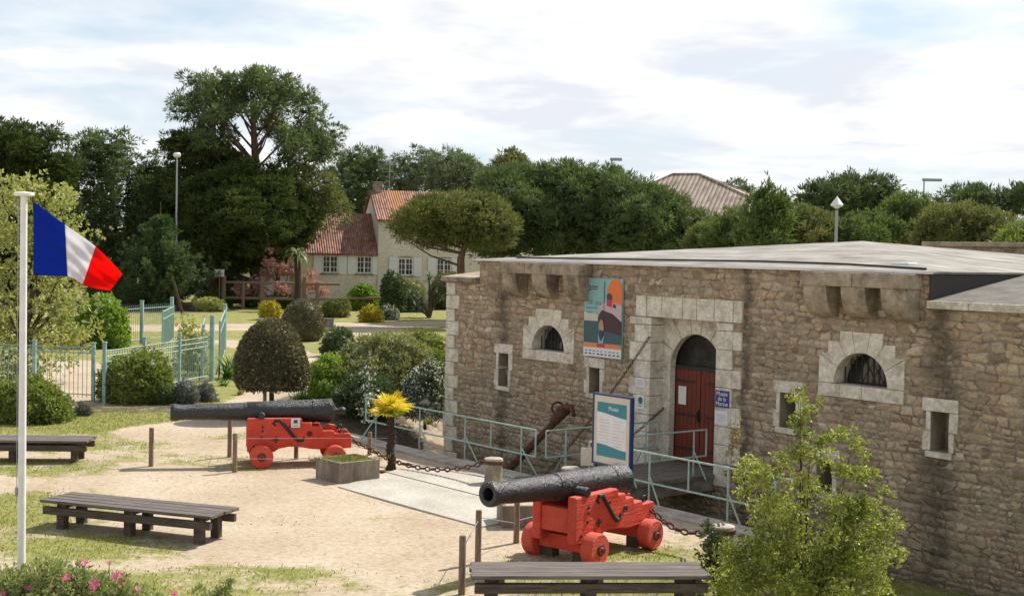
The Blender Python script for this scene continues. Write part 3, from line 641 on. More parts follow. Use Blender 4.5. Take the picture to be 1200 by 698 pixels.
# ---------------------------------------------------------------- railings
def rail(path_,h,label,braces=True,ends=(1,1),mid=.45,posts=None,gr='pale green railings by the ditch'):
    """path_: list of (s,d) ; post feet along it"""
    root=empty('railing',WL(*path_[0]),0,label,'railing',gr); base=Vector(root.location)
    top=MB(); pst=MB()
    def Pt(sd_,z): return WL(*sd_,z)-base
    for a,b in zip(path_,path_[1:]):
        for z in (h,h*mid): top.tube([Pt(a,z),Pt(b,z)],.018,7)
    for a in (path_[0],path_[-1]): top.tube([Pt(a,h),Pt(a,h*mid)],.018,7)
    for i,pz in enumerate(posts):
        f=Pt(pz[:2],0.03); full=pz[2]
        if full:
            m=MB(); m.tube([f,f+Vector((0,0,h-.03))],.018,7)
            bd_=pz[3] if len(pz)>3 else (0,-.35)
            q_=Pt((pz[0]+bd_[0],pz[1]+bd_[1]),.03); m.tube([f+Vector((0,0,h*.55)),q_],.016,6); m.build('post',M['green'],root,smooth=True)
        else: top.tube([f+Vector((0,0,h*mid-.03)),f+Vector((0,0,h-.03))],.017,6)
    top.build('rails',M['green'],root,smooth=True); return root
rail([(-7.45,3.2),(-1.15,3.2)],.95,'long pale green railing between the palm and the iron anchor',posts=[(-7.0,3.2,1,(.1,.5)),(-6.2,3.2,0),(-5.2,3.2,1,(.45,.0)),(-4.3,3.2,0),(-3.5,3.2,1,(.4,-.05)),(-2.6,3.2,0),(-1.6,3.2,1,(.4,-.1))])
rail([(-.95,3.1),(-.95,.12)],.95,'pale green railing along the left side of the footbridge',posts=[(-.95,2.6,1,(-.35,0)),(-.95,1.4,0),(-.95,.45,1,(-.3,0))])
rail([(.47,3.05),(.47,.15)],.95,'pale green railing along the right side of the footbridge',posts=[(.47,2.3,1,(.3,0)),(.47,.5,1,(.35,0))])
rail([(.55,3.3),(5.5,3.3)],.95,'pale green railing from the information board to the leafy bush',posts=[(.95,3.3,0),(2.15,3.3,1,(.4,.1)),(3.1,3.3,0),(4.0,3.3,1,(.3,.0)),(5.0,3.3,1,(.3,.1))])
mb=MB(); mb.box(-.28,.28,-.012,.012,0,.33); o=mb.build('notice_plate',M['cream']); o.matrix_world=Matrix.Translation(WL(.62,3.36,.52))@Matrix.Rotation(WROT+R(50),4,'Z')@Matrix.Scale(.55,4,(1,0,0)); tag(o,'small cream plate fixed on the railing left of the information board','plate')

# ---------------------------------------------------------------- banner, plaques, information board
def quad(mb,x0,x1,z0,z1,y,t=.003): mb.box(x0,x1,y-t,y,z0,z1)
ban=empty('banner',wm@Vector((-3.42,-.05,2.14)),WROT,'tall printed banner with orange sun and ocean liner on the fort wall','banner')
bw,bh=1.24,1.72
mb=MB(); mb.box(0,bw,-.012,.03,0,bh); mb.build('board',M['aqua'],ban)
def pl(name,mat,poly,y): 
    mb=MB(); mb.prism(poly,y-.003,y,'y'); return mb.build(name,M[mat],ban)
pl('sea','tealdark',[(0,.30),(bw,.30),(bw,.78),(0,.78)],-.013)
pl('coast','cream',[(0,.78),(.55,.78),(.55,.84),(.38,.95),(.2,.93),(0,.97)],-.013)
pl('hull','maroon',[(.52,.62),(.54,.60),(1.235,.50),(1.235,.80),(.95,.96),(.60,1.03),(.50,.92),(.46,.84)],-.017)
pl('superstructure','pinkp',[(.60,1.03),(.95,.96),(1.235,.80),(1.235,1.16),(.80,1.22),(.62,1.17),(.47,1.08),(.48,.94)],-.021)
pl('sun_disc','orange',[(1.02+.27*math.cos(R(a)),1.38+.335*math.sin(R(a))) for a in range(0,360,12) if 1.02+.27*math.cos(R(a))<1.24 ],-.017)
pl('funnel_base','magenta',[(.75,1.13),(.92,1.10),(.92,1.26),(.75,1.26)],-.024); pl('funnel','ink',[(.75,1.26),(.92,1.26),(.92,1.36),(.86,1.40),(.79,1.40),(.75,1.36)],-.024)
pl('mast','ink',[(.655,1.0),(.67,1.0),(.67,1.66),(.655,1.66)],-.024); pl('small_funnel','ink',[(.95,1.1),(1.05,1.08),(1.05,1.16),(.95,1.18)],-.024)
pl('bather_body','skin',[(.52,.55),(.62,.50),(.68,.62),(.64,.80),(.56,.82),(.50,.72)],-.027); pl('bather_suit','ink',[(.55,.42),(.62,.42),(.65,.58),(.53,.60)],-.030); pl('wave','aqua',[(.50,.30),(.66,.30),(.70,.5),(.62,.36),(.56,.36),(.50,.52)],-.027)
pl('strip','orange2',[(0,.20),(bw,.20),(bw,.30),(0,.30)],-.017); pl('towel','magenta',[(.46,.22),(.70,.22),(.70,.32),(.46,.32)],-.024)
pl('footer','paper',[(0,0),(bw,0),(bw,.20),(0,.20)],-.017)
mb=MB()
for i in range(9): x=.06+i*.13; quad(mb,x,x+random.uniform(.05,.09),.045,.075,-.0175); quad(mb,x,x+random.uniform(.04,.1),.115,.135,-.0175)
mb.build('logo_row',M['ink'],ban)
mb=MB(); mb.torus((.16,-.014,1.50),(1,0,0),(0,0,1),.012,.05,12,4); quad(mb,.25,.45,1.52,1.545,-.0125); quad(mb,.25,.42,1.475,1.495,-.0125); mb.build('logo',M['ink'],ban)
text('title','100 ans',.16,M['teal'],ban,Matrix.Translation((.07,-.014,1.18))@FACE,.001,'LEFT')
mb=MB()
for i in range(7): quad(mb,.07+i*.078,.07+i*.078+.055,1.05,1.08,-.0125)
quad(mb,.07,.3,.96,.975,-.0125); mb.build('subtitle',M['teal'],ban)
# blue museum plaque
pq=empty('blue_plaque',wm@Vector((.60,-.05,1.42)),WROT,'blue enamel plaque reading Musée de la Marine right of the door','plaque')
mb=MB(); mb.box(0,.36,-.015,.0,0,.33); mb.build('plate',M['blue'],pq)
for i,tx in enumerate(('Musée','de la','Marine')): text('lettering',tx,.115,M['white'],pq,Matrix.Translation((.18,-.016,.265-.10*i))@FACE,.001)
def plaque(name,x,z,w,h,mats,label,cat):
    e_=empty(name,wm@Vector((x,-.05,z)),WROT,label,cat); mb=MB(); mb.box(0,w,-.012,0,0,h); mb.build('plate',M[mats[0]],e_)
    mb=MB()
    for i in range(4): quad(mb,w*.15,w*random.uniform(.55,.88),h*(.2+.16*i),h*(.2+.16*i)+h*.05,-.0125)
    mb.build('printing',M[mats[1]],e_); return e_
plaque('opening_hours_plate',.60,1.08,.34,.27,('paper','pinkp'),'white opening hours plate directly beneath the blue plaque','plate')
plaque('pale_plate',-1.72,1.60,.30,.20,('paper','aqua'),'pale blue and white plate upper left of the red door','plate')
e_=plaque('tree_emblem_plate',-1.66,1.14,.22,.30,('paper','greenp'),'white plate with green emblem lower left of the red door','plate')
mb=MB(); mb.lathe([(-.014,.0001),(-.014,.07),(-.0125,.07)],14,'y',Matrix.Translation((.11,0,.19))); mb.build('emblem',M['greenp'],e_)
# information board
ib=empty('information_board',WL(.55,3.75),WROT,'blue framed information board with teal and white panel by the railing','information board')
p0=WP(697,459,3.75); s0_,_=sdof(p0); p1=WP(742,466,3.75); s1_,_=sdof(p1); ib.location=WL(s0_,3.75); wbd=s1_-s0_; zt=p0.z; zb=WP(697,542,3.75).z
mb=MB()
for a,b,c,d in ((0,.035,zb,zt),(wbd-.035,wbd,zb,zt),(.035,wbd-.035,zt-.035,zt),(.035,wbd-.035,zb,zb+.035)): mb.box(a,b,-.045,.04,c,d)
mb.build('frame',M['signblue'],ib,bevel=.006)
for x in (.03,wbd-.08): mb=MB(); mb.box(x,x+.05,-.02,.03,0,zb); mb.build('leg',M['signblue'],ib)
mb=MB(); mb.box(.035,wbd-.035,-.03,.03,zb+.035,zt-.035); mb.build('panel',M['cream'],ib)
mb=MB(); quad(mb,.12,wbd-.12,zb+.16,zt-.15,-.031); mb.build('poster',M['paper'],ib)
def wavy(z0,z1,up,sg):
    xs=np.linspace(.12,wbd-.12,12); e1=[(x,(z0 if up else z1)+sg*.035*math.cos(3*(x-.12)/(wbd-.24))) for x in xs]
    return e1+[(wbd-.12,z1 if up else z0),(.12,z1 if up else z0)]
hb=(zt-zb)
mb=MB(); mb.prism(wavy(zt-.36,zt-.15,True,1),-.037,-.0345,'y'); mb.build('header',M['teal'],ib)
mb=MB(); mb.prism(wavy(zb+.16,zb+.34,False,1),-.037,-.0345,'y'); mb.build('footer',M['teal'],ib)
text('heading','Musée',.10,M['paper'],ib,Matrix.Translation((wbd*.55,-.038,zt-.25))@FACE,.001)
mb=MB()
for i in range(9):
    for a,b in ((.16,wbd*.48),(wbd*.53,wbd-.16)): quad(mb,a,b-random.uniform(0,.12),zt-.46-i*.055,zt-.452-i*.055,-.0345,.001)
mb.build('body_text',M['lav'] if False else M['pinkp'],ib)

# ---------------------------------------------------------------- cannons on red carriages (local +x = muzzle, origin under front axle)
def cannon(name,loc,ang,elev,label,sticker=False,axz=1.07):
    root=empty(name,loc,ang,label,'cannon','old naval cannons on red carriages')
    em=Matrix.Translation((0,0,axz))@Matrix.Rotation(-elev,4,'Y')
    mb=MB(); prof=[(1.62,.0001),(1.62,.075),(1.885,.085),(1.90,.10),(1.90,.150),(1.87,.172),(1.80,.176),(1.72,.160),(1.60,.152),(1.2,.163),(.62,.178),(.34,.186),(.335,.196),(.30,.196),(.295,.200),(-.2,.212),(-1.02,.232),(-1.03,.243),(-1.07,.243),(-1.08,.234),(-1.34,.242),(-1.36,.250),(-1.41,.246),(-1.45,.19),(-1.49,.10),(-1.52,.055),(-1.57,.050),(-1.60,.068),(-1.645,.078),(-1.69,.062),(-1.715,.02),(-1.716,.0001)]
    prof=[(a*.935 if a>0 else a,b) for a,b in prof]
    mb.lathe(prof,36,'x',em)
    br=mb.build('barrel',M['gun'],root,smooth=True)
    mb=MB(); mb.lathe([(-.40,.0001),(-.40,.062),(-.385,.070),(.385,.070),(.40,.062),(.40,.0001)],18,'y',em@Matrix.Translation((0,0,-.05))); mb.build('trunnion',M['gun'],br,smooth=True)
    prof=[(.28,.30),(.28,.975),(-.765,.975),(-.80,.955),(-.80,.885),(-.98,.885),(-1.01,.80),(-1.20,.80),(-1.22,.715),(-1.44,.715),(-1.46,.66),(-1.76,.66),(-1.80,.60),(-1.80,.36),(-1.15,.34),(-1.0,.35),(-.80,.385),(-.55,.40),(-.35,.365),(-.25,.30)]
    for sg in (-1,1):
        mb=MB(); a,b=sorted((sg*.235,sg*.385)); mb.prism(prof,a,b,'y'); ck=mb.build('cheek',M['red'],root,bevel=.022)
        yo=sg*.39
        mb=MB(); P=[(-.28,yo,.83),(-.22,yo,.88),(-.27,yo,.93),(-.36,yo,.93),(-.42,yo,.86),(-.66,yo,.58),(-.74,yo,.52),(-.82,yo,.53),(-.84,yo,.60)]
        mb.tube(P,[.018,.028,.034,.036,.034,.034,.036,.03,.018],8); mb.build('iron_strap',M['ironflat'],ck,smooth=True)
        mb=MB()
        for x,z in ((-.02,.80),(-.02,.72),(0,.60),(-.28,.55),(-.95,.66),(-.55,.80),(.15,.42)): mb.lathe([(-.012,.0001),(-.012,.022),(.012,.022),(.012,.0001)],8,'y',Matrix.Translation((x,yo,z)))
        mb.box(-.345,-.225,yo-.008,yo+.008,.535,.565); mb.box(-.3,-.27,yo-.008,yo+.008,.49,.61)
        mb.torus((-.95,yo+sg*.015,.66),(1,0,0),(0,0,1),.010,.045,12,5); mb.build('bolts',M['ironflat'],ck)
    mb=MB(); mb.box(.10,.26,-.232,.232,.45,.80); mb.build('transom',M['red'],root,bevel=.012)
    mb=MB(); mb.box(-1.55,-.2,-.232,.232,.40,.47); mb.prism([(-.8,.47),(-1.5,.47),(-1.5,.78),(-1.35,.80),(-.8,.60)],-.13,.13,'y'); mb.build('bed',M['red'],root,bevel=.01)
    for x,r in ((0,.232),(-1.46,.222)):
        mb=MB(); mb.box(x-.085,x+.085,-.40,.40,r-.07,r+.14); mb.tube([(x,-.66,r),(x,.66,r)],.05,12); mb.build('axle',M['red'],root,bevel=.008)
        for sg in (-1,1):
            mb=MB(); a,b=sorted((sg*.42,sg*.625)); mb.lathe([(a,.05),(a,r-.018),(a+.018,r),(b-.018,r),(b,r-.018),(b,.05)],28,'y',Matrix.Translation((x,0,r)))
            wh=mb.build('wheel',M['red'],root,smooth=True)
            mb=MB(); c,d=sorted((sg*.622,sg*.648)); mb.lathe([(c,.0001),(c,.085),(d,.08),(d,.0001)],16,'y',Matrix.Translation((x,0,r))); c,d=sorted((sg*.64,sg*.69)); mb.lathe([(c,.0001),(c,.042),(d,.036),(d,.0001)],12,'y',Matrix.Translation((x,0,r)))
            mb.build('hub',M['rust'],wh,smooth=True)
    for sg in (-1,1):
      mb=MB(); mb.torus((-1.62,sg*.3,.70),(1,0,0),(0,0,1),.013,.05,12,5); mb.torus((-1.55,sg*.3,.69),(0,1,0),(0,0,1),.012,.035,12,5); mb.tube([(-1.62,sg*.3,.65),(-1.55,sg*.3,.66)],.014,5)
      mb.build('ring',M['ironflat'],root,smooth=True)
    if sticker:
        mb=MB(); mb.box(-.76,-.58,.392,.398,.79,.97); st=mb.build('information_sticker',M['paper'],root); mb=MB(); mb.box(-.71,-.63,.3985,.400,.875,.945); mb.box(-.73,-.61,.3985,.400,.82,.83); mb.build('printing',M['ink'],st)
    return root
nf=G(306.5,549.3); a1=R(180+13); 
loc=nf-Matrix.Rotation(a1,3,'Z')@Vector((0,.62,0)); cannon('naval_cannon',loc,a1,R(-.3),'black cannon on red wheeled carriage seen side-on beside the small golden palm',True); CAN1=loc
nf=G(703,663.5); a2=math.atan2(-.785,-.62)
loc=nf-Matrix.Rotation(a2,3,'Z')@Vector((0,.62,0)); cannon('naval_cannon',loc,a2,R(3.4),'black cannon on red carriage pointing toward the viewer beside the footbridge'); CAN2=loc
# low timber blocks under the near carriage
mb=MB(); rm=Matrix.Translation(CAN2)@Matrix.Rotation(a2,4,'Z'); 
for i,(x,y) in enumerate(((-.06,-.3),(-.06,.26),(-1.46,.25))):
    m=MB(); m.box(x-.09,x+.09,y-.10,y+.10,-.05,.158); o=m.build('timber_chock',M['wood'],bevel=.008); o.matrix_world=rm; tag(o,('timber block under the far end of the near cannon front axle','timber block under the near end of the near cannon front axle','timber block under the near cannon rear axle')[i],'timber block')
# ---------------------------------------------------------------- benches
def bench(c,ang,label,ln=3.02,wd_=.78):
    root=empty('slatted_bench',c,ang,label,'bench','low timber benches in the yard')
    n=4; w=wd_/n
    for i in range(n):
        mb=MB(); y=-wd_/2+i*w; mb.box(-ln/2+random.uniform(-.02,.02),ln/2+random.uniform(-.02,.02),y,y+w-.014,.405+random.uniform(-.003,.003),.45); mb.build('seat_board',M['woodtop'],root,bevel=.005,jit=.004)
    for sy in (-1,1):
        mb=MB(); a,b=sorted((sy*.30,sy*.38)); mb.box(-ln/2+.03,ln/2-.03,a,b,.235,.35); mb.build('side_beam',M['wood'],root,bevel=.006,jit=.004)
        for x in (-1.22,0,1.22):
            mb=MB(); a,b=sorted((sy*.165,sy*.295)); mb.box(x-.065,x+.065,a,b,-.04,.40); mb.build('leg',M['wood'],root,bevel=.006,jit=.004)
    for x in (-1.22,0,1.22): mb=MB(); mb.box(x+.07,x+.14,-.34,.34,.345,.402); mb.build('cross_bearer',M['wood'],root)
    return root
def midp(*ps): 
    v=Vector((0,0,0))
    for p in ps: v+=p
    v/=len(ps); v.z=0; return v
a,b,c,d=(G(x,y,.45) for x,y in ((48,584.6),(256.6,605),(73,576),(283,593)))
bench(midp(a,b,c,d),math.atan2((b-a).y,(b-a).x),'low grey timber bench with long shadow right of the flagpole')
a,b,c,d=(G(x,y,.45) for x,y in ((552,674),(830,674),(557,658),(816,658)))
bench(midp(a,b,c,d),math.atan2((b-a).y+.0,(b-a).x),'low grey timber bench in front of the nearer cannon',2.95)
a,b=G(101,517,.45),G(103,508,.45); e_=Vector((math.cos(R(4)),math.sin(R(4)),0)); 
bench(Vector((a.x,a.y,0))-e_*1.5+Vector((-.03,.45,0)),R(4),'low grey timber bench cut by the left edge behind the flagpole')

# ---------------------------------------------------------------- wooden posts, wires
PG='short wooden posts in the yard'
def post(px,py,h,label,r=.048,lean=0):
    p=G(px,py); mb=MB(); t=Vector((lean,random.uniform(-.01,.01),h)); mb.tube([(0,0,-.1),(0,0,.02),t*.98,t],[r*1.02,r,r*.96,r*.8],10)
    o=mb.build('wooden_post',M['post'],smooth=True,loc=p); tag(o,label,'post',PG); return p
pA=post(177,546,.77,'lone wooden post between the flagpole and the cannon muzzle')
pB=post(275,553,.76,'wooden post nearest to the far cannon front wheel, joined to the wires')
pC=post(269,535,.82,'wooden post under the far cannon barrel just left of its carriage')
pD=post(347,538,.6,'wooden post seen beneath the far red carriage')
pE=post(433,533,.50,'short wooden post behind the chain between carriage and golden palm')
pF=post(541,697,.77,'wooden post touching the left end of the front bench')
pG=post(560,660,.76,'wooden post just behind the left end of the front bench')
pH=post(605,636,.75,'wooden post under the near cannon muzzle by the concrete planter')
pI=post(310,492,.85,'wooden post behind the far cannon barrel beside the clipped dome tree')
def wire(p,q,z0,z1,label,sag=.0):
    mb=MB(); P=[p+Vector((0,0,z0)),p.lerp(q,.5)+Vector((0,0,(z0+z1)/2-sag)),q+Vector((0,0,z1))]; mb.tube(P,.006,5); tag(mb.build('wire',M['galv']),label,'wire')
pal=G(458,549)
wire(pB,pal,.66,.62,'upper thin wire running past the far red carriage'); wire(pB,pal,.26,.22,'lower thin wire running past the far red carriage wheels')
wire(pF,pG,.6,.62,'upper thin wire between the two posts left of the front bench'); wire(pG,pH,.66,.30,'thin wire from the bench post down to the post under the muzzle')
wire(pH,pH+Vector((1.1,1.0,0)),.34,.45,'thin wire running behind the near cannon carriage')

# ---------------------------------------------------------------- stone bollards and chains
def bollard(p,h,label):
    root=empty('stone_bollard',p,0,label,'bollard','round stone bollards with rusty iron caps')
    mb=MB(); mb.lathe([(-.15,.17),(0,.172),(h-.11,.168)],24); mb.build('shaft',M['stonecol'],root,smooth=True)
    mb=MB(); mb.lathe([(h-.115,.172),(h-.11,.188),(h-.05,.195),(h-.045,.18)],24); mb.build('iron_band',M['rust'],root,smooth=True)
    mb=MB(); mb.lathe([(h-.05,.178),(h-.01,.176),(h,.155),(h+.002,.0001)],24); mb.build('cap',M['kerb'],root,smooth=True)
b1=G(578,567); bollard(b1,.50,'stone bollard with rusty rim left of the iron anchor')
b2=G(846,655); bollard(b2,.50,'stone bollard with rusty rim beside the leafy foreground bush')
b3=WL(1.35,4.3); b3=A(669,556,24.0); b3.z=0; bollard(b3,.50,'stone bollard whose top just shows over the near cannon barrel')
def sagpts(knots,sags):
    out=[]
    for (p,q),s in zip(zip(knots,knots[1:]),sags):
        for i in range(31): t=i/30; v=p.lerp(q,t); v.z-=s*4*t*(1-t); out.append(v)
    return out
c1m=Matrix.Translation(CAN1)@Matrix.Rotation(a1,4,'Z'); c2m=Matrix.Translation(CAN2)@Matrix.Rotation(a2,4,'Z')
k0=c1m@Vector((-1.68,.3,.66)); k1=G(470,550)+Vector((0,.0,.13)); k2=b1+Vector((-.19,0,.40))
chain('heavy_chain',0,0,0,'heavy rusty chain from the far carriage past the palm to the bollard',.017,.055,pts=sagpts([k0,G(430,539)+Vector((0,0,.28)),k1,k2],[.05,.04,.13]))
k0=c2m@Vector((-1.70,.3,.60)); chain('heavy_chain',0,0,0,'heavy rusty chain from the near carriage to the bollard by the bush',.017,.055,pts=sagpts([k0,b2+Vector((-.17,.05,.40))],[.18]))

# ---------------------------------------------------------------- concrete planters
def planter(c,ang,lx,ly,h,label,grassy=True):
    root=empty('concrete_planter',c,ang,label,'planter','grey concrete planters')
    mb=MB(); t=.07
    for x0,x1,y0,y1 in ((-lx/2,lx/2,-ly/2,-ly/2+t),(-lx/2,lx/2,ly/2-t,ly/2),(-lx/2,-lx/2+t,-ly/2+t,ly/2-t),(lx/2-t,lx/2,-ly/2+t,ly/2-t)): mb.box(x0,x1,y0,y1,-.05,h)
    mb.build('box',M['conc'],root,bevel=.01)
    mb=MB(); mb.box(-lx/2+t,lx/2-t,-ly/2+t,ly/2-t,0,h-.05); mb.build('soil',M['ground'],root); return root
q0,q1=G(398,567.5),G(445,562); ang=math.atan2((q1-q0).y,(q1-q0).x); dv=Vector((math.cos(ang),math.sin(ang),0)); nv_=Vector((-dv.y,dv.x,0)); lx=(q1-q0).length
PL1=q0+dv*lx/2+nv_*.42; planter(PL1,ang,lx,.84,.40,'grey concrete planter with dry grass in front of the far carriage')
PL2=G(612,620)+Vector((.1,.45,0)); planter(PL2,R(8),.95,.7,.36,'grey concrete planter half hidden behind the near cannon muzzle')

# ---------------------------------------------------------------- flagpole and flag
fp=G(25,668); FY=fp.y; top=A(35,229,FY)
root=empty('flagpole',fp,0,'tall white flagpole with flat round cap at the left','flagpole')
mb=MB(); mb.tube([(0,0,-.1),(0,0,top.z*.5),(0,0,top.z)],[.054,.049,.044],16); mb.build('pole',M['white'],root,smooth=True)
mb=MB(); mb.lathe([(top.z,.0001),(top.z-.01,.11),(top.z,.13),(top.z+.03,.13),(top.z+.042,.11),(top.z+.05,.0001)],20); mb.build('cap',M['white'],root,smooth=True)
mb=MB(); mb.tube([(-.068,-.01,.9),(-.072,-.01,top.z-.04)],.005,5); mb.box(-.085,-.055,-.03,.0,1.0,1.12); mb.build('halyard',M['galv'],root)
fl=empty('french_flag',A(39.5,236,FY),0,'French tricolour flag blowing to the right from the white pole','flag'); fo=Vector(fl.location)
cols=[((39.5,236),(39,322)),((57,249),(60,323)),((76,263),(79,324)),((94,275.5),(91,329)),((112,289),(97,333)),((128,304),(112,338)),((143.5,321),(129,340.5))]
ln_=[0,.17,.33,.50,.66,.83,1.0]
def flagpt(u,v):
    i=min(5,int(u*6)); t=u*6-i
    def cp(j,k): return cols[max(0,min(6,j))][k]
    def cat(a,b,c,d,t): return [.5*((2*b[q])+(-a[q]+c[q])*t+(2*a[q]-5*b[q]+4*c[q]-d[q])*t*t+(-a[q]+3*b[q]-3*c[q]+d[q])*t**3) for q in (0,1)]
    T=cat(cp(i-1,0),cp(i,0),cp(i+1,0),cp(i+2,0),t); B=cat(cp(i-1,1),cp(i,1),cp(i+1,1),cp(i+2,1),t)
    px=T[0]*(1-v)+B[0]*v; py=T[1]*(1-v)+B[1]*v
    yy=FY+ .05*math.sin(7*u+1.2*v)*min(1,u*4)+.13*math.sin(3.5*u-2.2*v+.5)*u +.05*math.sin(13*u+6*v)*(.3+u)*.8 + .022*math.sin(22*v-9*u)*u + .03*math.sin(9*v+11*u+1)*u
    return A(px,py,yy)-fo
def flagpart(name,u0,u1,mat):
    nu,nv2=14,26; vs=[flagpt(u0+(u1-u0)*i/nu,j/nv2) for i in range(nu+1) for j in range(nv2+1)]
    mb=MB(); mb.add(vs,[(i*(nv2+1)+j,(i+1)*(nv2+1)+j,(i+1)*(nv2+1)+j+1,i*(nv2+1)+j+1) for i in range(nu) for j in range(nv2)])
    o=mb.build(name,M[mat],fl,smooth=True); md=o.modifiers.new('thick','SOLIDIFY'); md.thickness=.004; return o
flagpart('blue_band',0,1/3,'flagblue'); flagpart('white_band',1/3,2/3,'flagwhite'); flagpart('red_band',2/3,1,'flagred')

# ---------------------------------------------------------------- old anchor leaning in the ditch
an_t=WP(664,480,.45); an_b=WP(588,558,1.7); an=empty('iron_anchor',an_b,0,'big rusty iron anchor leaning on the fort wall','anchor'); tp=an_t-an_b; dr=tp.normalized(); sdv=Vector(NN).cross(dr).normalized()
mb=MB(); mb.tube([dr*-1.0,Vector((0,0,0)),tp*.5,tp*.98],[.10,.095,.085,.075],10); mb.build('shank',M['rust'],an,smooth=True)
mb=MB(); hp=tp; n_=dr.cross(Vector((0,0,1))).normalized(); up_=n_.cross(dr).normalized()
mb.tube([hp-dr*.42+up_*.02,hp-dr*.1+up_*.05,hp+dr*.10],[.10,.15,.10],10); mb.tube([hp+up_*.10-dr*.05,hp+up_*.02+n_*.28+dr*.1,hp-up_*.10+n_*.45],[.08,.07,.05],8)
mb.tube([hp+n_*-.10,hp-n_*.3-dr*.12+up_*.05],[.07,.05],8); mb.build('crown',M['rust'],an,smooth=True)
mb=MB(); mb.torus(hp-n_*.24-dr*.10+up_*.12,dr,up_,.026,.13,14,6); mb.build('shackle',M['rust'],an,smooth=True)
mb=MB(); e_=dr*-1.0
mb.tube([e_+n_*-.8+dr*.35,e_+n_*-.4+dr*.05,e_,e_+n_*.4+dr*.05,e_+n_*.8+dr*.35],[.03,.07,.09,.07,.03],8); mb.build('arms',M['rust'],an,smooth=True)

# ---------------------------------------------------------------- green railings and gate on the left
def picket(p,q,h,label,posts=(),bars=.13,toprails=1,ph=None,spike=.0,rails_z=None,pw=.045):
    root=empty('picket_fence',p,0,label,'fence','pale green metal fence'); v=q-p; n=int(v.length/bars)
    mb=MB()
    for i in range(1,n): b_=v*(i/n); mb.tube([b_+Vector((0,0,.10)),b_+Vector((0,0,h+spike))],.0095,4,False)
    mb.build('pickets',M['fencegreen'],root)
    mb=MB()
    for z in (rails_z or [.18,h]): mb.tube([Vector((0,0,z)),v+Vector((0,0,z))],.017,5)
    mb.build('rails',M['fencegreen'],root)
    for f in posts: 
        mb=MB(); b_=v*f; m=Matrix.Translation(b_); mb.box(-pw,pw,-pw,pw,-.05,(ph or h)+.12,m); mb.box(-pw-.015,pw+.015,-pw-.015,pw+.015,(ph or h)+.12,(ph or h)+.16,m); mb.build('post',M['fencegreen'],root)
f0,f1,f2=G(-30,463),G(112,471),G(248,446)
picket(f0,f1,1.5,'green metal fence section behind the lower left bush',(0,.5,.98),.14,rails_z=[.2,1.35,1.5],ph=1.5)
picket(G(122,473),f2,1.45,'green metal fence section with three top rails by the clipped bush',(0,.33,.66),.14,rails_z=[.2,1.15,1.3,1.45],ph=1.55)
picket(G(112,408),G(201,398),1.55,'far green picket fence beyond the garden path',(.02,.58),.17,spike=.16,ph=1.75,pw=.07)
def gatepost(px,py,h,label):
    p=G(px,py); mb=MB(); mb.lathe([(-.05,.085),(h-.03,.085),(h,.075),(h,.0001)],14); tag(mb.build('gate_post',M['fencegreen'],smooth=True,loc=p),label,'gate post','green gate posts')
gatepost(248,446.5,2.15,'tall green gate post at the end of the near fence'); gatepost(201,398,2.0,'green gate post at the end of the far picket fence'); gatepost(263,410,1.95,'green gate post nearest to the clipped dome tree')
def gate(p,q,h,label):
    root=empty('metal_gate',p,0,label,'gate'); v=q-p; mb=MB()
    for z in (.12,h*.8,h): mb.tube([Vector((0,0,z)),v+Vector((0,0,z))],.028,5)
    for f in (0,1): mb.tube([v*f+Vector((0,0,.05)),v*f+Vector((0,0,h+.08))],.035,6)
    mb.build('frame',M['fencegreen'],root); mb=MB()
    n=max(3,int(v.length/.12))
    for i in range(1,n): mb.tube([v*(i/n)+Vector((0,0,.12)),v*(i/n)+Vector((0,0,h))],.013,4,False)
    mb.build('pickets',M['fencegreen'],root)
gate(G(237,446),G(239,428),1.75,'open green gate leaf beside the tall near gate post'); gate(G(257,438),G(263,413),1.75,'open green gate leaf between the gate posts'); gate(G(203,400),G(190,410),1.6,'open green gate leaf hinged on the far gate post')

# ---------------------------------------------------------------- houses
def rotm(a): return Matrix.Rotation(a,4,'Z')
HA=R(14); ho=A(443,300,105); ho.z=0
hs=empty('cream_house',ho,HA,'cream house with terracotta roofs and white shutters behind the garden','house')
RX,RD=11.0,9.0; e_,r_=6.76,9.1
mb=MB(); mb.box(0,RX,0,RD,-.3,e_); mb.prism([(0,e_),(RD,e_),(RD/2,r_)],0.0,.25,'x'); mb.prism([(0,e_),(RD,e_),(RD/2,r_)],RX-.25,RX,'x')
LX=6.1; le,lr=4.1,7.15; mb.box(-LX,-.003,.15,RD-.5,-.3,le); mb.prism([(.15,le),(RD-.5,le),(RD/2,lr)],-LX,-LX+.25,'x')
mb.box(-LX-3.0,-LX-.003,1.2,RD-1,-.3,3.45); mb.build('wall',M['render'],hs)
def gable(x0,x1,y0,y1,e,r,mat,name,ov=.35,t=.16):
    mb=MB(); m=(y0+y1)/2; sl_=(r-e)/(m-y0)
    mb.prism([(y0-ov,e-ov*sl_),(m,r),(m,r+t),(y0-ov,e-ov*sl_+t)],x0,x1,'x'); mb.prism([(y1+ov,e-ov*sl_),(m,r),(m,r+t),(y1+ov,e-ov*sl_+t)],x0,x1,'x')
    o=mb.build(name,mat,hs); return o
g1=gable(-.18,RX+.2,0,RD,e_,r_,M['tiles'],'roof'); g2=gable(-LX-.2,-.02,.15,RD-.5,le,lr,M['tiles'],'roof'); gable(-LX-3.2,-LX-.01,1.2,RD-1,3.45,5.9,M['tiles2'],'roof')
mb=MB(); mb.box(.15,.85,RD/2-.4,RD/2+.3,r_-.5,r_+.75); mb.box(.08,.92,RD/2-.47,RD/2+.37,r_+.75,r_+.85); mb.build('chimney',M['ashlar_dark'],g1)
mb=MB(); mb.tube([(1.5,RD/2,r_),(1.5,RD/2,r_+2.6)],.03,5); 
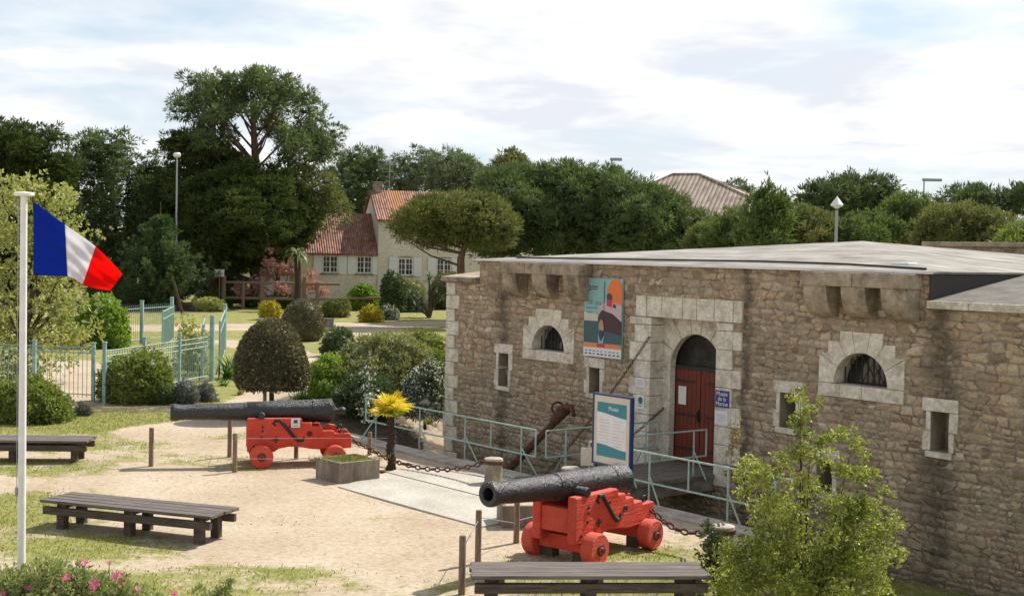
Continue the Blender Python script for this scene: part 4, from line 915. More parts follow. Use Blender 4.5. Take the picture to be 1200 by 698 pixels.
for z in (2.3,2.45,1.7): mb.tube([(1.1,RD/2,r_+z),(1.9,RD/2,r_+z)],.015,4)
mb.build('aerial',M['galv'],g1)
def window(x,y,z0,z1,w,wall=True):
    f=MB(); 
    for a,b in ((-w/2,-w/2+.09),(-.05,.05),(w/2-.09,w/2)): f.box(x+a,x+b,y-.06,y+.03,z0,z1)
    f.box(x-w/2,x+w/2,y-.055,y+.03,z0,z0+.09); f.box(x-w/2,x+w/2,y-.055,y+.03,z1-.08,z1)
    for k in (1,2): zz=z0+(z1-z0)*k/3; f.box(x-w/2+.09,x+w/2-.09,y-.05,y+.02,zz-.02,zz+.02)
    for s_ in (-1,1): f.box(x+s_*w/4-.018,x+s_*w/4+.018,y-.05,y+.02,z0+.09,z1-.08)
    wn_=f.build('window',M['white'],hs); m=MB(); m.box(x-w/2+.02,x+w/2-.02,y-.035,y+.01,z0+.02,z1-.02); m.build('pane',M['glass'],wn_)
    m=MB(); m.box(x-w/2-.15,x+w/2+.15,y-.14,y+.02,z0-.14,z0-.02); m.build('sill',M['ashlar_dark'],wn_)
    m=MB(); m.prism([(x-w/2-.1,z1-.02)]+[(x+(w/2+.1)*math.cos(R(a)),z1-.02+.17*math.sin(R(a))) for a in range(180,-1,-20)][1:],y-.05,y+.01,'y'); m.build('arched_head',M['ashlar_dark'],wn_)
    for s_ in (-1,1):
        m=MB(); a,b=sorted((x+s_*(w/2+.03),x+s_*(w/2+.70))); m.box(a,b,y-.10,y-.062,z0-.08,z1+.08)
        for zz in (z0+.2,z1-.25): m.box(a+.05,b-.05,y-.12,y-.1,zz,zz+.07)
        m.build('shutter',M['white'],hs)
def hx(px):     # local x on the house front under this pixel column
    o=Vector((0,0,H)); d=ray(px,312); n=rotm(HA)@Vector((0,-1,0)); t=(ho-o).dot(n)/d.dot(n); p=o+d*t; return (rotm(-HA)@(p-ho)).x
for px in (387,427): window(hx(px)-.0,.15,2.45,3.80,1.22)
for px in (475,520): window(hx(px),0,2.35,3.72,1.22)
for x in (-LX-2.4,-LX-1.0): mb=MB(); mb.box(x-.45,x+.45,1.14,1.196,-.1,2.95); mb.build('door',M['white'],hs)
# hipped roof house far right of centre
hb_=A(800,240,98); hb_.z=0; h2=empty('hipped_roof_house',hb_,R(-22),'house with beige tiled hipped roof rising over the hedges','house')
zr=A(795,204,98).z; ze=A(830,242,90).z-.6
mb=MB(); mb.box(-5.5,8.5,-5,5,-.3,ze); mb.build('wall',M['render'],h2)
mb=MB(); mb.add([(-6,-5.5,ze),(9,-5.5,ze),(9,5.5,ze),(-6,5.5,ze),(-.8,0,zr),(1.2,0,zr)],[(0,1,5,4),(1,2,5),(2,3,4,5),(3,0,4),(3,2,1,0)]); rr=mb.build('roof',M['tiles3'],h2)
mb=MB()
for a,b in (((-6,-5.5,ze),(-.8,0,zr)),((9,-5.5,ze),(1.2,0,zr)),((-.8,0,zr),(1.2,0,zr)),((9,5.5,ze),(1.2,0,zr))): mb.tube([a,b],.10,6)
mb.build('ridge_tiles',M['tiles3'],rr)
# glimpsed roof and pale houses behind the pines
def simplehouse(px,Y,w,d,ztop_px,zr_px,label,mat='tiles2',rot=0,wmat='render'):
    o=A(px,300,Y); o.z=0; h=empty('distant_house',o,rot,label,'house'); ze=A(px,ztop_px,Y).z; zr=A(px,zr_px,Y+d/2).z
    mb=MB(); mb.box(-w/2,w/2,0,d,-.3,ze); mb.prism([(0,ze),(d,ze),(d/2,zr)],-w/2,-w/2+.2,'x'); mb.prism([(0,ze),(d,ze),(d/2,zr)],w/2-.2,w/2,'x'); mb.build('wall',M[wmat],h)
    mb=MB(); k=(zr-ze)/(d/2); mb.prism([(-.3,ze-.3*k),(d/2,zr),(d/2,zr+.15),(-.3,ze-.3*k+.15)],-w/2-.3,w/2+.3,'x'); mb.prism([(d+.3,ze-.3*k),(d/2,zr),(d/2,zr+.15),(d+.3,ze-.3*k+.15)],-w/2-.3,w/2+.3,'x'); mb.build('roof',M[mat],h)
    for x in np.arange(-w/2+1.2,w/2-1,2.4):
        mb=MB(); mb.box(x,x+1,-.03,.02,max(.9,ze-2.3),ze-.9); mb.build('window',M['glass'],h)
simplehouse(392,135,6,7,254,238,'distant house whose orange roof shows left of the chimney')
simplehouse(232,120,11,8,280,262,'pale distant house glimpsed through the dark pine trunks')
simplehouse(700,118,16,8,290,276,'distant white house barely seen under the broad pines','tiles2',0,'white')

# ---------------------------------------------------------------- lamps, small garden furniture
def lamp(px,pyb,pyt,Y,label,kind):
    b=A(px,pyb,Y); t=A(px,pyt,Y); root=empty('street_lamp',(t.x,Y,0),0,label,'street lamp')
    h=t.z; mb=MB()
    if kind=='cone':
        mb.tube([(0,0,0),(0,0,h-.45)],[.07,.05],10); mb.build('pole',M['galv'],root,smooth=True)
        mb=MB(); mb.lathe([(h-.40,.06),(h-.36,.10),(h-.30,.21),(h-.26,.22),(h,.03),(h+.05,.0001)],16); mb.build('lamp_head',M['white'],root,smooth=True)
    elif kind=='ball':
        mb.tube([(0,0,0),(0,0,h-.3)],[.08,.055],8); mb.build('pole',M['galv'],root,smooth=True)
        mb=MB(); mb.lathe([(h-.38,.07),(h-.26,.24),(h-.10,.27),(h,.18),(h+.02,.0001)],14); mb.build('lamp_head',M['white'],root,smooth=True)
    else:
        mb.tube([(0,0,0),(0,0,h-.05)],[.09,.05],8); mb.build('pole',M['galv'],root,smooth=True)
        mb=MB(); mb.box(-.12,1.25 if kind=='arm' else .7,-.15,.15,h-.08,h+.12); mb.build('lamp_head',M['galv'],root,bevel=.03)
lamp(207.5,330,179,91,'slim grey street lamp in front of the dark cypresses','ball'); lamp(981,281,231,46,'small white cone-topped lamp behind the fort roof','cone')
lamp(1083,240,211,95,'flat-headed street lamp rising over the far right pines','arm'); lamp(717,210,187,92,'short flat-headed street lamp above the broad pines','short')
# timber rail fence before the house
rf_=empty('rail_fence',G(262,352),0,'weathered timber post and rail fence in front of the pink blossom','fence'); o_=Vector(rf_.location)
fpts=[(262,352),(285,351),(307,351),(357,350),(372,349.5)]; P=[G(*p)*1.0 for p in fpts]; P=[p*(93.5/p.y) for p in P]; P=[Vector((p.x,p.y,0)) for p in P]; rf_.location=P[0]; o_=P[0].copy()
for i,p in enumerate(P): mb=MB(); v=p-o_; mb.tube([v+Vector((0,0,-.1)),v+Vector((0,0,2.3 if i in (0,2,3) else 1.95))],.17 if i in (0,2,3) else .13,8); mb.build('post',M['post'],rf_)
mb=MB()
for z in (.75,1.85): mb.tube([Vector((0,0,z)),P[2]-o_+Vector((0,0,z)),P[-1]-o_+Vector((1.6,0,z))],.10,7)
mb.tube([P[-1]-o_+Vector((-1,0,.75)),P[-1]-o_+Vector((4.4,0,.95))],.09,7); mb.build('rails',M['post'],rf_)
sg_=empty('white_sign',(P[0].x-.2,P[0].y-.5,0),0,'small white sign standing at the left end of the timber fence','sign'); mb=MB(); mb.tube([(0,0,0),(0,0,2.4)],.05,6); mb.build('pole',M['post'],sg_); mb=MB(); mb.box(-.35,.35,-.08,-.05,2.25,2.75); mb.build('board',M['white'],sg_)
for px,py,w,h,lb in ((309,382,.62,.38,'low dark timber box left of the round clipped bush'),(384,383,.6,.42,'low stone block right of the round clipped bush')):
    p=G(px,py); mb=MB(); mb.box(-w/2,w/2,-w/2,w/2,-.05,h); mb.box(-w/2-.03,w/2+.03,-w/2-.03,w/2+.03,h,h+.05); tag(mb.build('garden_block',M['conc'],loc=p,bevel=.02),lb,'stone block')
# leaning rust coloured stick by the conifer
p=A(214,350,84); p.z=0; mb=MB(); mb.tube([(0,0,0),(-.6,0,2.1)],.09,6); tag(mb.build('leaning_stake',M['rust'],loc=p),'rust brown stake leaning before the sweeping conifer','stake')
p=A(8,0+538,30); 

# ---------------------------------------------------------------- foliage
ICO=None
def ico(sub=2):
    bm=bmesh.new(); bmesh.ops.create_icosphere(bm,subdivisions=sub,radius=1); v=np.array([x.co[:] for x in bm.verts]); f=np.array([[q.index for q in x.verts] for x in bm.faces]); bm.free(); return v,f
IV,IF=ico(2)
def unit(a): return a/np.maximum(np.linalg.norm(a,axis=1,keepdims=True),1e-9)
def leafquads(c,d,Ln,Wd):
    n=len(c); d=unit(d); r=rng.normal(size=(n,3)); s=unit(np.cross(d,r)); l=(Ln*rng.uniform(.65,1.25,n))[:,None]; w=(Wd*.5*rng.uniform(.7,1.2,n))[:,None]
    co=np.stack([c,c+d*l*.5+s*w,c+d*l,c+d*l*.5-s*w],1).reshape(-1,3); return co,np.arange(4*n).reshape(n,4)
def foliage_co(puffs,cover,Ln,Wd,m=7,spread=.8,up=.25,shell=(.72,1.08),core=.80,cull=.72,fill=.15,cr=0):
    P=np.array(puffs,float); ctr=P[:,:3]; rad=P[:,3:6]; area=4*math.pi*((rad[:,0]*rad[:,1])**1.6/3+(rad[:,0]*rad[:,2])**1.6/3+(rad[:,1]*rad[:,2])**1.6/3)**(1/1.6)
    nt_=int(area.sum()*cover/(Ln*Wd*.5)/m)+1; k=rng.choice(len(P),nt_,p=area/area.sum())
    n=unit(rng.normal(size=(nt_,3))); sh=rng.uniform(shell[0],shell[1],nt_); ins=rng.random(nt_)<fill; sh[ins]=rng.uniform(.3,.8,ins.sum())
    t=ctr[k]+n*rad[k]*sh[:,None]; nn=unit(n/rad[k])
    if len(P)>1 and cull:
        keep=np.ones(nt_,bool)
        for a in range(0,nt_,4000):
            q=t[a:a+4000,None,:]-ctr[None]; dd=((q/rad[None])**2).sum(2); dd[np.arange(len(dd)),k[a:a+4000]]=9; keep[a:a+4000]=dd.min(1)>cull**2
        t=t[keep]; nn=nn[keep]
    n_=len(t); c=np.repeat(t,m,0); d=np.repeat(nn,m,0)+rng.normal(size=(n_*m,3))*spread; d[:,2]+=up
    c=c+unit(d)*rng.uniform(-.1,.35,(n_*m,1))*Ln
    if cr: c=c+unit(d)*rng.random((n_*m,1))**.6*cr*np.repeat(rng.uniform(.5,1.3,(n_,1)),m,0)
    co,q=leafquads(c,d,Ln,Wd); tris=[]
    if core:
        vs=[];fs=[];o=0
        for p in P:
            w=1+.16*np.sin(IV[:,0:1]*4.1+p[0]*3)*np.cos(IV[:,1:2]*3.7+p[1])+rng.uniform(-.08,.08,(len(IV),1)); vs.append(p[:3]+IV*w*p[3:6]*core); fs.append(IF+o); o+=len(IV)
        tris=(np.concatenate(vs),np.concatenate(fs))
    return co,q,tris
def fol(name,puffs,mat,parent=None,loc=None,extra=None,**k):
    co,q,tr=foliage_co(puffs,**k)
    if extra is not None: q=np.concatenate([q,extra[1]+len(co)]); co=np.concatenate([co,extra[0]])
    if len(tr):
        tv,tf=tr; nq=len(q); allv=np.concatenate([co,tv]); me=bpy.data.meshes.new(name); me.vertices.add(len(allv)); me.vertices.foreach_set('co',allv.astype(np.float32).ravel())
        li=np.concatenate([q.ravel(),(tf+len(co)).ravel()]).astype(np.int32); me.loops.add(len(li)); me.loops.foreach_set('vertex_index',li)
        ls=np.concatenate([np.arange(nq)*4,nq*4+np.arange(len(tf))*3]).astype(np.int32); lt=np.concatenate([np.full(nq,4),np.full(len(tf),3)]).astype(np.int32)
        me.polygons.add(len(ls)); me.polygons.foreach_set('loop_start',ls); me.polygons.foreach_set('loop_total',lt); me.update(calc_edges=True)
    else: me=fastmesh(name,co,q)
    me.materials.append(M[mat]); o=bpy.data.objects.new(name,me); C.objects.link(o); o.parent=parent
    if loc is not None: o.location=loc
    return o
def dome_puffs(cx,cy,z0,z1,rx,ry,n,pr,flat_=.7,inner=.25,low=-.15,jit=.12):
    out=[]; ga=math.pi*(3-5**.5); sd=rng.uniform(0,6.28,4); amp=.06+.30*jit
    def irr(ph,s_): return 1+amp*math.sin(3*ph+sd[0]+2*s_)+amp*.8*math.sin(5*ph+sd[1]-6*s_)+amp*.6*math.cos(9*s_+sd[2]+ph)
    if low<=-.3:
        for i in range(n):
            s_=((i+.5)/n)**.9; ph=i*ga+rng.uniform(-.3,.3); c=math.sqrt(max(0,1-s_**2.3)); k=(1-rng.uniform(0,jit))*irr(ph,s_)
            if rng.random()<inner: k*=rng.uniform(.35,.75)
            r=pr*rng.uniform(.7,1.3); out.append((cx+math.cos(ph)*c*(rx-r*.8)*k,cy+math.sin(ph)*c*(ry-r*.8)*k,z0+(z1-z0-r*flat_)*s_,r,r,r*flat_))
        return out
    for i in range(n):
        s_=low+(1-low)*(i+.5)/n; c=math.sqrt(max(0,1-s_*s_)); ph=i*ga+rng.uniform(-.3,.3); k=(1-rng.uniform(0,jit))*irr(ph,s_)
        if rng.random()<inner: k*=rng.uniform(.35,.75)
        r=pr*rng.uniform(.75,1.25)
        out.append((cx+math.cos(ph)*c*(rx-r)*k,cy+math.sin(ph)*c*(ry-r)*k,z0+(z1-z0-r*flat_)*max(s_,-.3)*k,r,r,r*flat_))
    return out
def limbs(base,fork,targets,r0,mat,parent,name='trunk',bend=.3,sub=True):
    mb=MB(); base=Vector(base); fork=Vector(fork); mid=base.lerp(fork,.5)+Vector((random.uniform(-bend,bend),random.uniform(-bend,bend),0))*.5
    mb.tube([base-Vector((0,0,.3)),base+Vector((0,0,.2)),mid,fork],[r0*1.35,r0*1.05,r0*.85,r0*.7],9)
    for t in targets:
        t=Vector(t); l=(t-fork).length; m1=fork.lerp(t,.4)+Vector((0,0,l*random.uniform(-.12,.10)))+Vector((random.uniform(-1,1),random.uniform(-1,1),0))*l*.06
        rr=r0*random.uniform(.28,.45); mb.tube([fork-Vector((0,0,r0)),m1,t],[rr,rr*.7,rr*.25],6)
        if sub:
            for _ in range(2): q=m1.lerp(t,random.uniform(.2,.7)); mb.tube([q,q+Vector((random.uniform(-1,1),random.uniform(-1,1),random.uniform(.1,.8)))*l*.28],[rr*.4,rr*.12],5)
    return mb.build(name,M[mat],parent,smooth=True,fix=False)
PXC={}
def ptree(name,label,cat,x0,x1,yt,yb,Y,mat,n=26,trunkx=None,tr=.22,depth=None,pr=None,cover=1.5,Lf=.30,Wf=.075,fork=None,tmat='trunkpine',group=None,flat_=.75,inner=.25,low=-.15,up=.3,core=.78,spread=.75,shell=(.72,1.08),m=16,jit=.16,cr=None):
    a=A(x0,(yt+yb)/2,Y); b=A(x1,(yt+yb)/2,Y); cx=(a.x+b.x)/2; w=(b.x-a.x)/2; zt=A((x0+x1)/2,yt,Y).z; zb=A((x0+x1)/2,yb,Y).z
    dep=depth or w*.85; pr=pr or w*.32
    tx=A(trunkx,300,Y).x if trunkx else cx
    root=empty(name,(tx,Y,0),0,label,cat,group); o=Vector((tx,Y,0))
    zc=zb+(zt-zb)*(.15 if low>-.3 else .03)
    pf=dome_puffs(cx-tx,0,zc,zt,w,dep,n,pr,flat_,inner,low if low>-.3 else low,jit)
    fz=fork if fork is not None else max(.8,zb*.85)
    tg=[Vector(p[:3])*.92+Vector((0,0,-p[5]*.2)) for p in random.sample(pf,min(len(pf),12))]
    limbs((0,0,0),(rng.uniform(-.2,.2),0,fz),tg,tr,tmat,root)
    fol('crown',pf,mat,root,cover=cover,Ln=Lf,Wd=Wf,m=m,up=up,core=core*.86,spread=spread,shell=shell,cr=Lf*.9 if cr is None else cr); return root
TG='pines and evergreens behind the yard'
# broad pine mass behind the fort, umbrella pine, pines beyond the house

def inside(x,y,P):
    c=False; n=len(P)
    for i in range(n):
        (x0,y0),(x1,y1)=P[i],P[(i+1)%n]
        if (y0>y)!=(y1>y) and x<(x1-x0)*(y-y0)/(y1-y0)+x0: c=not c
    return c
def edged(x,y,P):
    b=1e9; n=len(P)
    for i in range(n):
        (x0,y0),(x1,y1)=P[i],P[(i+1)%n]; vx,vy=x1-x0,y1-y0; t=max(0,min(1,((x-x0)*vx+(y-y0)*vy)/(vx*vx+vy*vy+1e-9))); b=min(b,math.hypot(x-x0-t*vx,y-y0-t*vy))
    return b
def grown(label,poly,Y,mat,n=60,r=.8,dep=3.0,flat_=.6,trunk=None,tr=.25,cover=1.2,Lf=.36,Wf=.085,core=.5,m=16,cr=.3,up=.35,name='pine_tree',cat='pine tree',group=TG,tmat='trunkpine',nl=14,spread=.75,space=.55,rv=(.6,1.35)):
    """a crown of needle clumps filling a real volume at distance Y, on a trunk with limbs"""
    k=F/Y; xs=[p[0] for p in poly]; ys=[p[1] for p in poly]; pts=[]; tries=0
    while len(pts)<n and tries<n*60:
        tries+=1; x=rng.uniform(min(xs),max(xs)); y=rng.uniform(min(ys),max(ys)); rr=r*rng.uniform(*rv)
        if not inside(x,y,poly): continue
        d=edged(x,y,poly)
        if d<rr*k*.55: rr=max(.3*r,d/k*1.2)
        dy=rng.uniform(-1,1)*dep*min(1,.25+d/(k*dep))
        if any(math.hypot(x-a,y-b)<space*k*(rr+c)*.5 and abs(dy-e)<rr*1.1 for a,b,c,e in pts): continue
        pts.append((x,y,rr,dy))
    tp=trunk or [((min(xs)+max(xs))/2,max(ys)+5),((min(xs)+max(xs))/2,(min(ys)+max(ys))/2)]
    b=A(tp[0][0],tp[0][1],Y); root=empty(name,(b.x,Y,0),0,label,cat,group); o=Vector((b.x,Y,0)); tv=[A(px,py,Y)-o for px,py in tp[1:]]
    pf=[]
    for x,y,rr,dy in pts: q=A(x,y,Y)+Vector((0,dy,0))-o; pf.append((q.x,q.y,max(.2,q.z),rr,rr,rr*flat_))
    mb=MB(); ch=[Vector((0,0,-.3))]+tv; mb.tube(ch,[tr*(1.15-.7*i/(len(ch)-1)) for i in range(len(ch))],9)
    for p in sorted(pf,key=lambda p:-abs(p[0]-tv[-1].x))[::max(1,len(pf)//nl)]:
        t=Vector(p[:3]); cands=[ch[i].lerp(ch[i+1],f) for i in range(len(ch)-1) for f in (.3,.6,.9)]; cands=[c for c in cands if c.z<t.z+.3] or [cands[0]]; c=min(cands,key=lambda c:(c-t).length+abs(t.z-c.z-.35*(t-c).length))
        mid=c.lerp(t,.5)+Vector((0,0,-.06*(t-c).length)); mb.tube([c,mid,t],[tr*.32,tr*.2,tr*.07],6)
    mb.build('trunk',M[tmat],root,smooth=True,fix=False)
    fol('crown',pf,mat,root,cover=cover,Ln=Lf,Wd=Wf,m=m,up=up,core=core,spread=spread,cr=cr); return root

grown('flat-topped umbrella pine standing in front of the cream house',[(456,272),(462,255),(480,243),(505,233),(535,227),(568,231),(592,243),(604,262),(604,280),(590,290),(565,287),(540,284),(510,286),(480,282)],76,'pinewarm',n=110,r=.72,dep=3.2,flat_=.6,trunk=[(541,318),(540,303),(546,283)],tr=.27,cover=1.35,Lf=.28,Wf=.06,core=.62,nl=22,name='umbrella_pine')
grown('broad dark pine with rounded top left of the hipped roof',[(556,218),(575,204),(610,197),(650,191),(700,195),(735,202),(752,230),(750,300),(556,300)],84,'pine',n=190,r=.95,dep=4.5,trunk=[(655,310),(655,250)],tr=.3,cover=1.4,Lf=.32,Wf=.07,core=.6,name='broad_pine')
grown('broad pine sloping down to the right below the hipped roof',[(705,208),(740,210),(770,221),(800,233),(825,248),(848,268),(862,288),(862,302),(705,302)],81,'pine',n=140,r=.9,dep=4.0,trunk=[(770,310),(770,262)],tr=.28,cover=1.4,Lf=.32,Wf=.07,core=.6,name='broad_pine')
for P_,Y_,mt,lb,tk in (([(380,205),(392,188),(405,180),(425,171),(440,175),(452,190),(458,215),(455,240),(440,264),(384,264)],132,'pine','slender-topped pine just left of the house chimney',[(418,290),(420,215)]),
  ([(446,196),(456,182),(478,180),(492,174),(508,182),(516,200),(514,235),(500,250),(446,250)],130,'farpine','rounded pine directly above the house ridge',[(480,290),(482,210)]),
  ([(504,198),(512,184),(530,176),(548,182),(562,190),(568,212),(558,232),(540,240),(508,238)],126,'farpine','open pine above the right end of the house roof',[(532,290),(532,200)]),
  ([(570,212),(577,196),(586,190),(596,177),(608,184),(619,198),(612,216),(590,224)],112,'pinewarm','thin-topped pine peeking over the left shoulder of the broad dark pine',[(592,290),(594,205)])):
    grown(lb,P_,Y_,mt,n=60,r=.95,dep=3.5,cover=.95,Lf=.42,Wf=.09,core=.4,trunk=tk,tr=.28,name='background_pine',space=.75)
for P_,lb,tk,n_ in (([(936,236),(945,220),(962,212),(985,212),(1005,205),(1040,213),(1060,230),(1068,255),(1045,262),(940,262)],'wide dark pine rising behind the cone-topped lamp',[(1000,290),(1000,240)],80),
  ([(1102,240),(1110,225),(1140,220),(1168,226),(1182,244),(1160,250),(1120,250)],'flat-topped dark pine left of the leaning pine at the far right',[(1140,290),(1141,245)],40),
  ([(1162,240),(1176,224),(1200,215),(1235,218),(1250,240),(1215,250),(1180,247)],'leaning pine with bare trunk at the far right edge',[(1166,290),(1178,268),(1196,238)],44),
  ([(838,226),(850,214),(870,214),(886,224),(896,240),(896,262),(838,262)],'low dark pine behind the right slope of the hipped roof',[(870,290),(870,240)],36),
  ([(1062,250),(1070,240),(1090,236),(1110,244),(1108,256),(1066,258)],'small thin pine beneath the flat-headed street lamp',[(1088,290),(1088,248)],16)):
    grown(lb,P_,118 if P_[0][0]==838 else 90,'pinedark',n=n_,r=.85,dep=3.5,cover=1.1,Lf=.38,Wf=.085,core=.5,trunk=tk,tr=.22,name='background_pine')
ptree('young_pine','upright young pine with spiky leaders left of the white lamp','pine tree',868,930,226,292,58,'hedge',n=22,tr=.12,pr=.5,cover=.9,Lf=.30,Wf=.07,low=-.32,core=.4,fork=2.5,up=.8)
r_=bpy.data.objects['young_pine']; mb_=[]
for k,(px,pt,pb) in enumerate(((900,207,250),(892,219,255),(921,226,262),(911,222,255))):
    a=A(px,pt,58)-Vector(r_.location); b=A(px-2,pb,58)-Vector(r_.location); n_=int((a.z-b.z)/.10)
    for i in range(n_): t=i/n_; mb_.append((a.x*t+b.x*(1-t),0,a.z*t+b.z*(1-t),.22*(1-t)+.04,.2*(1-t)+.04,.14))
fol('leader_shoots',mb_,'hedge',r_,cover=1.1,Ln=.28,Wd=.05,m=7,up=1.2,spread=.5,core=0,cull=0)
def shrub(label,x0,x1,yt,py,mat,cat='shrub',n=12,Lf=.10,Wf=.05,cover=1.6,pr=None,depth=None,core=.72,up=.2,spread=.8,name='shrub',Y=None,m=6,group=None,flat_=.9,inner=.2,low=0,shell=(.75,1.1),jit=.12):
    if Y is None: p=G((x0+x1)/2,py); Y=p.y
    a=A(x0,py,Y); b=A(x1,py,Y); w=(b.x-a.x)/2; cx=(a.x+b.x)/2; zt=A((x0+x1)/2,yt,Y).z; dep=depth or w*.8; pr=pr or min(w*.45,zt*.42)
    o=Vector((cx,Y+dep*.6,0)); pf=dome_puffs(0,0,pr*.35,zt,w,dep,n,pr,flat_,inner,low,jit+.08)
    for q in list(pf)[::2]: f_=rng.uniform(.95,1.18); r_=q[3]*rng.uniform(.22,.42); pf.append((q[0]*f_+rng.normal(0,.3)*q[3],q[1]*f_,max(.05,q[2]+q[5]*rng.uniform(.3,1.0)),r_,r_,r_*rng.uniform(1.0,1.7)))
    ob=fol(name,pf,mat,None,o,cover=cover,Ln=Lf,Wd=Wf,m=m,up=up,core=core,spread=spread,shell=shell); return tag(ob,label,cat,group)
# right hedge line behind the fort roof
HG='bushes forming the line behind the fort roof'

for P_,mt,lb,Y_ in (([(826,268),(838,256),(856,248),(884,252),(905,262),(905,302),(826,302)],'hedge','dark green bush left of the spiky young pine',60),
  ([(893,264),(912,244),(945,245),(972,254),(992,268),(992,302),(893,302)],'hedgewarm','warm green rounded bush behind the foot of the white lamp',61),
  ([(982,266),(1000,252),(1030,250),(1052,262),(1054,302),(982,302)],'hedge','green hedge bush right of the white lamp',60),
  ([(1036,256),(1048,236),(1062,228),(1074,236),(1088,256),(1090,302),(1036,302)],'hedge','taller green bush right of the wide dark pine',62),
  ([(1076,262),(1092,246),(1118,238),(1140,246),(1150,262),(1150,302),(1076,302)],'hedgewarm','mixed green bush below the flat-headed lamp',58),
  ([(1136,262),(1150,246),(1172,250),(1190,266),(1192,302),(1136,302)],'hedgewarm','olive green bush in front of the leaning pine',57),
  ([(1168,285),(1185,270),(1215,262),(1260,268),(1260,302),(1168,302)],'bush','low bright green bush at the far right edge behind the parapet',50),
  ([(806,280),(820,266),(836,268),(848,282),(848,304),(806,304)],'hedgewarm','reddish green bush where the broad pine meets the hedge',62)):
    grown(lb,P_,Y_,mt,n=60,r=.52,dep=1.8,flat_=.8,cover=1.4,Lf=.22,Wf=.055,core=.6,m=10,cr=.14,trunk=None,tr=.06,name='hedge_bush',cat='bush',group=HG,tmat='trunk',nl=5)
# tall pine with open branches over dark cypresses
TY=100
def wl(px,py,Y=TY): return A(px,py,Y)
b_=wl(299,340); root=empty('tall_pine',(b_.x,TY,0),0,'tallest pine with open rounded crown and bare upper trunk','pine tree',TG); o=Vector(root.location)
tp_=[(299,345),(301,260),(299,180),(295,120)]
mb=MB(); mb.tube([Vector((0,0,-.2))]+[wl(*p)-o for p in tp_[1:]],[.5,.36,.30,.15],9); pf=[]
br=[(229,118,-1),(238,100,1),(250,140,.5),(262,90,-1.5),(290,84,0),(318,88,1.5),(345,105,-1),(362,120,.5),(372,150,1),(388,160,0),(350,160,-2),(232,130,1.5),(270,110,2),(330,125,-2),(300,100,2),(345,180,1),(245,165,-1),(310,140,2.5),(262,130,-2.5),(380,172,.8),(225,108,0),(357,140,2),(275,98,.5),(305,90,-2),(335,95,.3),(240,112,2.2)]
for px,py,dy in br:
    px=303+(px-303)*.92; py=py+9+random.uniform(-3,3)
    t=wl(px,py)+Vector((0,dy,0))-o; k=random.uniform(.25,.75); s_=wl(299+ (px-299)*.04,min(235,py+35+abs(px-299)*.55))-o
    mid=s_.lerp(t,.55)+Vector((0,0,-.25)); mb.tube([s_,mid,t],[.10,.065,.025],6)
    for _ in range(9):
        r=random.uniform(.34,.70); q=t+Vector((random.gauss(0,.70),random.gauss(0,1.0),random.gauss(0,.38)+.05)); pf.append((*q,r,r,r*.62)); mb.tube([mid.lerp(t,.6),q],[.04,.015],4)
mb.build('trunk',M['trunkpine'],root,smooth=True,fix=False)
fol('crown',pf,'pine',root,cover=.9,Ln=.34,Wd=.075,m=16,up=.4,core=.38,spread=.7,cr=.28)
def cypress(label,x0,x1,yt,yb,Y,mat='cypress',n=34,tr=.25,mat2=None,trunkx=None,droop=.15,cover=1.4,sz=1.0):
    """layered, flat sprays on rising limbs"""
    a=A(x0,(yt+yb)/2,Y); b=A(x1,(yt+yb)/2,Y); cx=(a.x+b.x)/2; w=(b.x-a.x)/2; zt=A((x0+x1)/2,yt,Y).z; zb=max(.2,A((x0+x1)/2,yb,Y).z); tx=A(trunkx,300,Y).x if trunkx else cx
    root=empty('cypress',(tx,Y,0),0,label,'cypress tree',TG); mb=MB(); mb.tube([(0,0,-.2),(0,0,(zt)*.5),(cx-tx,0,zt*.95)],[tr*1.2,tr*.8,.05],8); pf=[]
    for i in range(n):
        f=(i+.5)/n; z=zb+(zt-zb)*f; reach=w*(.30+.70*math.sin(math.pi*(.2+.74*f)))*rng.uniform(.5,1.08); ph=i*2.4+rng.uniform(-.4,.4); c_,s_=math.cos(ph),math.sin(ph)
        p0=Vector(((cx-tx)*f,0,z*.92)); tip=Vector((cx-tx+c_*reach,s_*reach*.8,z+reach*(.18-.2*droop)+.15)); mb.tube([p0,tip],[.07,.02],5)
        for k in range(4): t=.35+.65*k/3; q=p0.lerp(tip,t); r=(1.15-.55*t)*sz*min(1.35,w*.25)*rng.uniform(.8,1.2); pf.append((q.x,q.y,q.z+.05*k,r*1.1,r,r*.26))
    mb.build('trunk',M['trunk'],root,smooth=True,fix=False)
    fol('crown',pf,mat,root,cover=cover,Ln=.34,Wd=.085,m=14,up=.35,core=.6,spread=.55,cr=.22); return root
CY=dict(flat_=.30,Lf=.34,Wf=.08,up=.25,tmat='trunk',cat='cypress tree',name='cypress',spread=.55,cr=.28,rv=(.7,1.6))
grown('dark cypress lobe beneath the tallest pine, left of its trunk',[(196,166),(212,147),(236,150),(258,170),(284,182),(300,200),(300,300),(285,322),(205,322),(188,270),(184,215)],101,'cypress',n=150,r=1.0,dep=4,cover=1.35,core=.62,trunk=[(250,335),(248,240)],tr=.35,**CY)
grown('dark layered cypress in front of the tallest pine trunk',[(222,212),(262,198),(300,186),(335,200),(352,214),(366,236),(376,258),(362,284),(345,300),(322,312),(285,318),(240,318),(222,298),(212,258)],97,'cypress',n=190,r=1.0,dep=4.5,cover=1.35,core=.62,trunk=[(300,345),(300,250)],tr=.4,**CY)
grown('dark cypress filling the far left edge behind the yellow-green tree',[(-70,150),(0,137),(28,146),(48,147),(74,152),(88,165),(76,190),(82,230),(72,300),(60,338),(-70,338)],96,'cypress',n=190,r=1.0,dep=4,cover=1.35,core=.62,trunk=[(10,350),(12,230)],tr=.35,**CY)
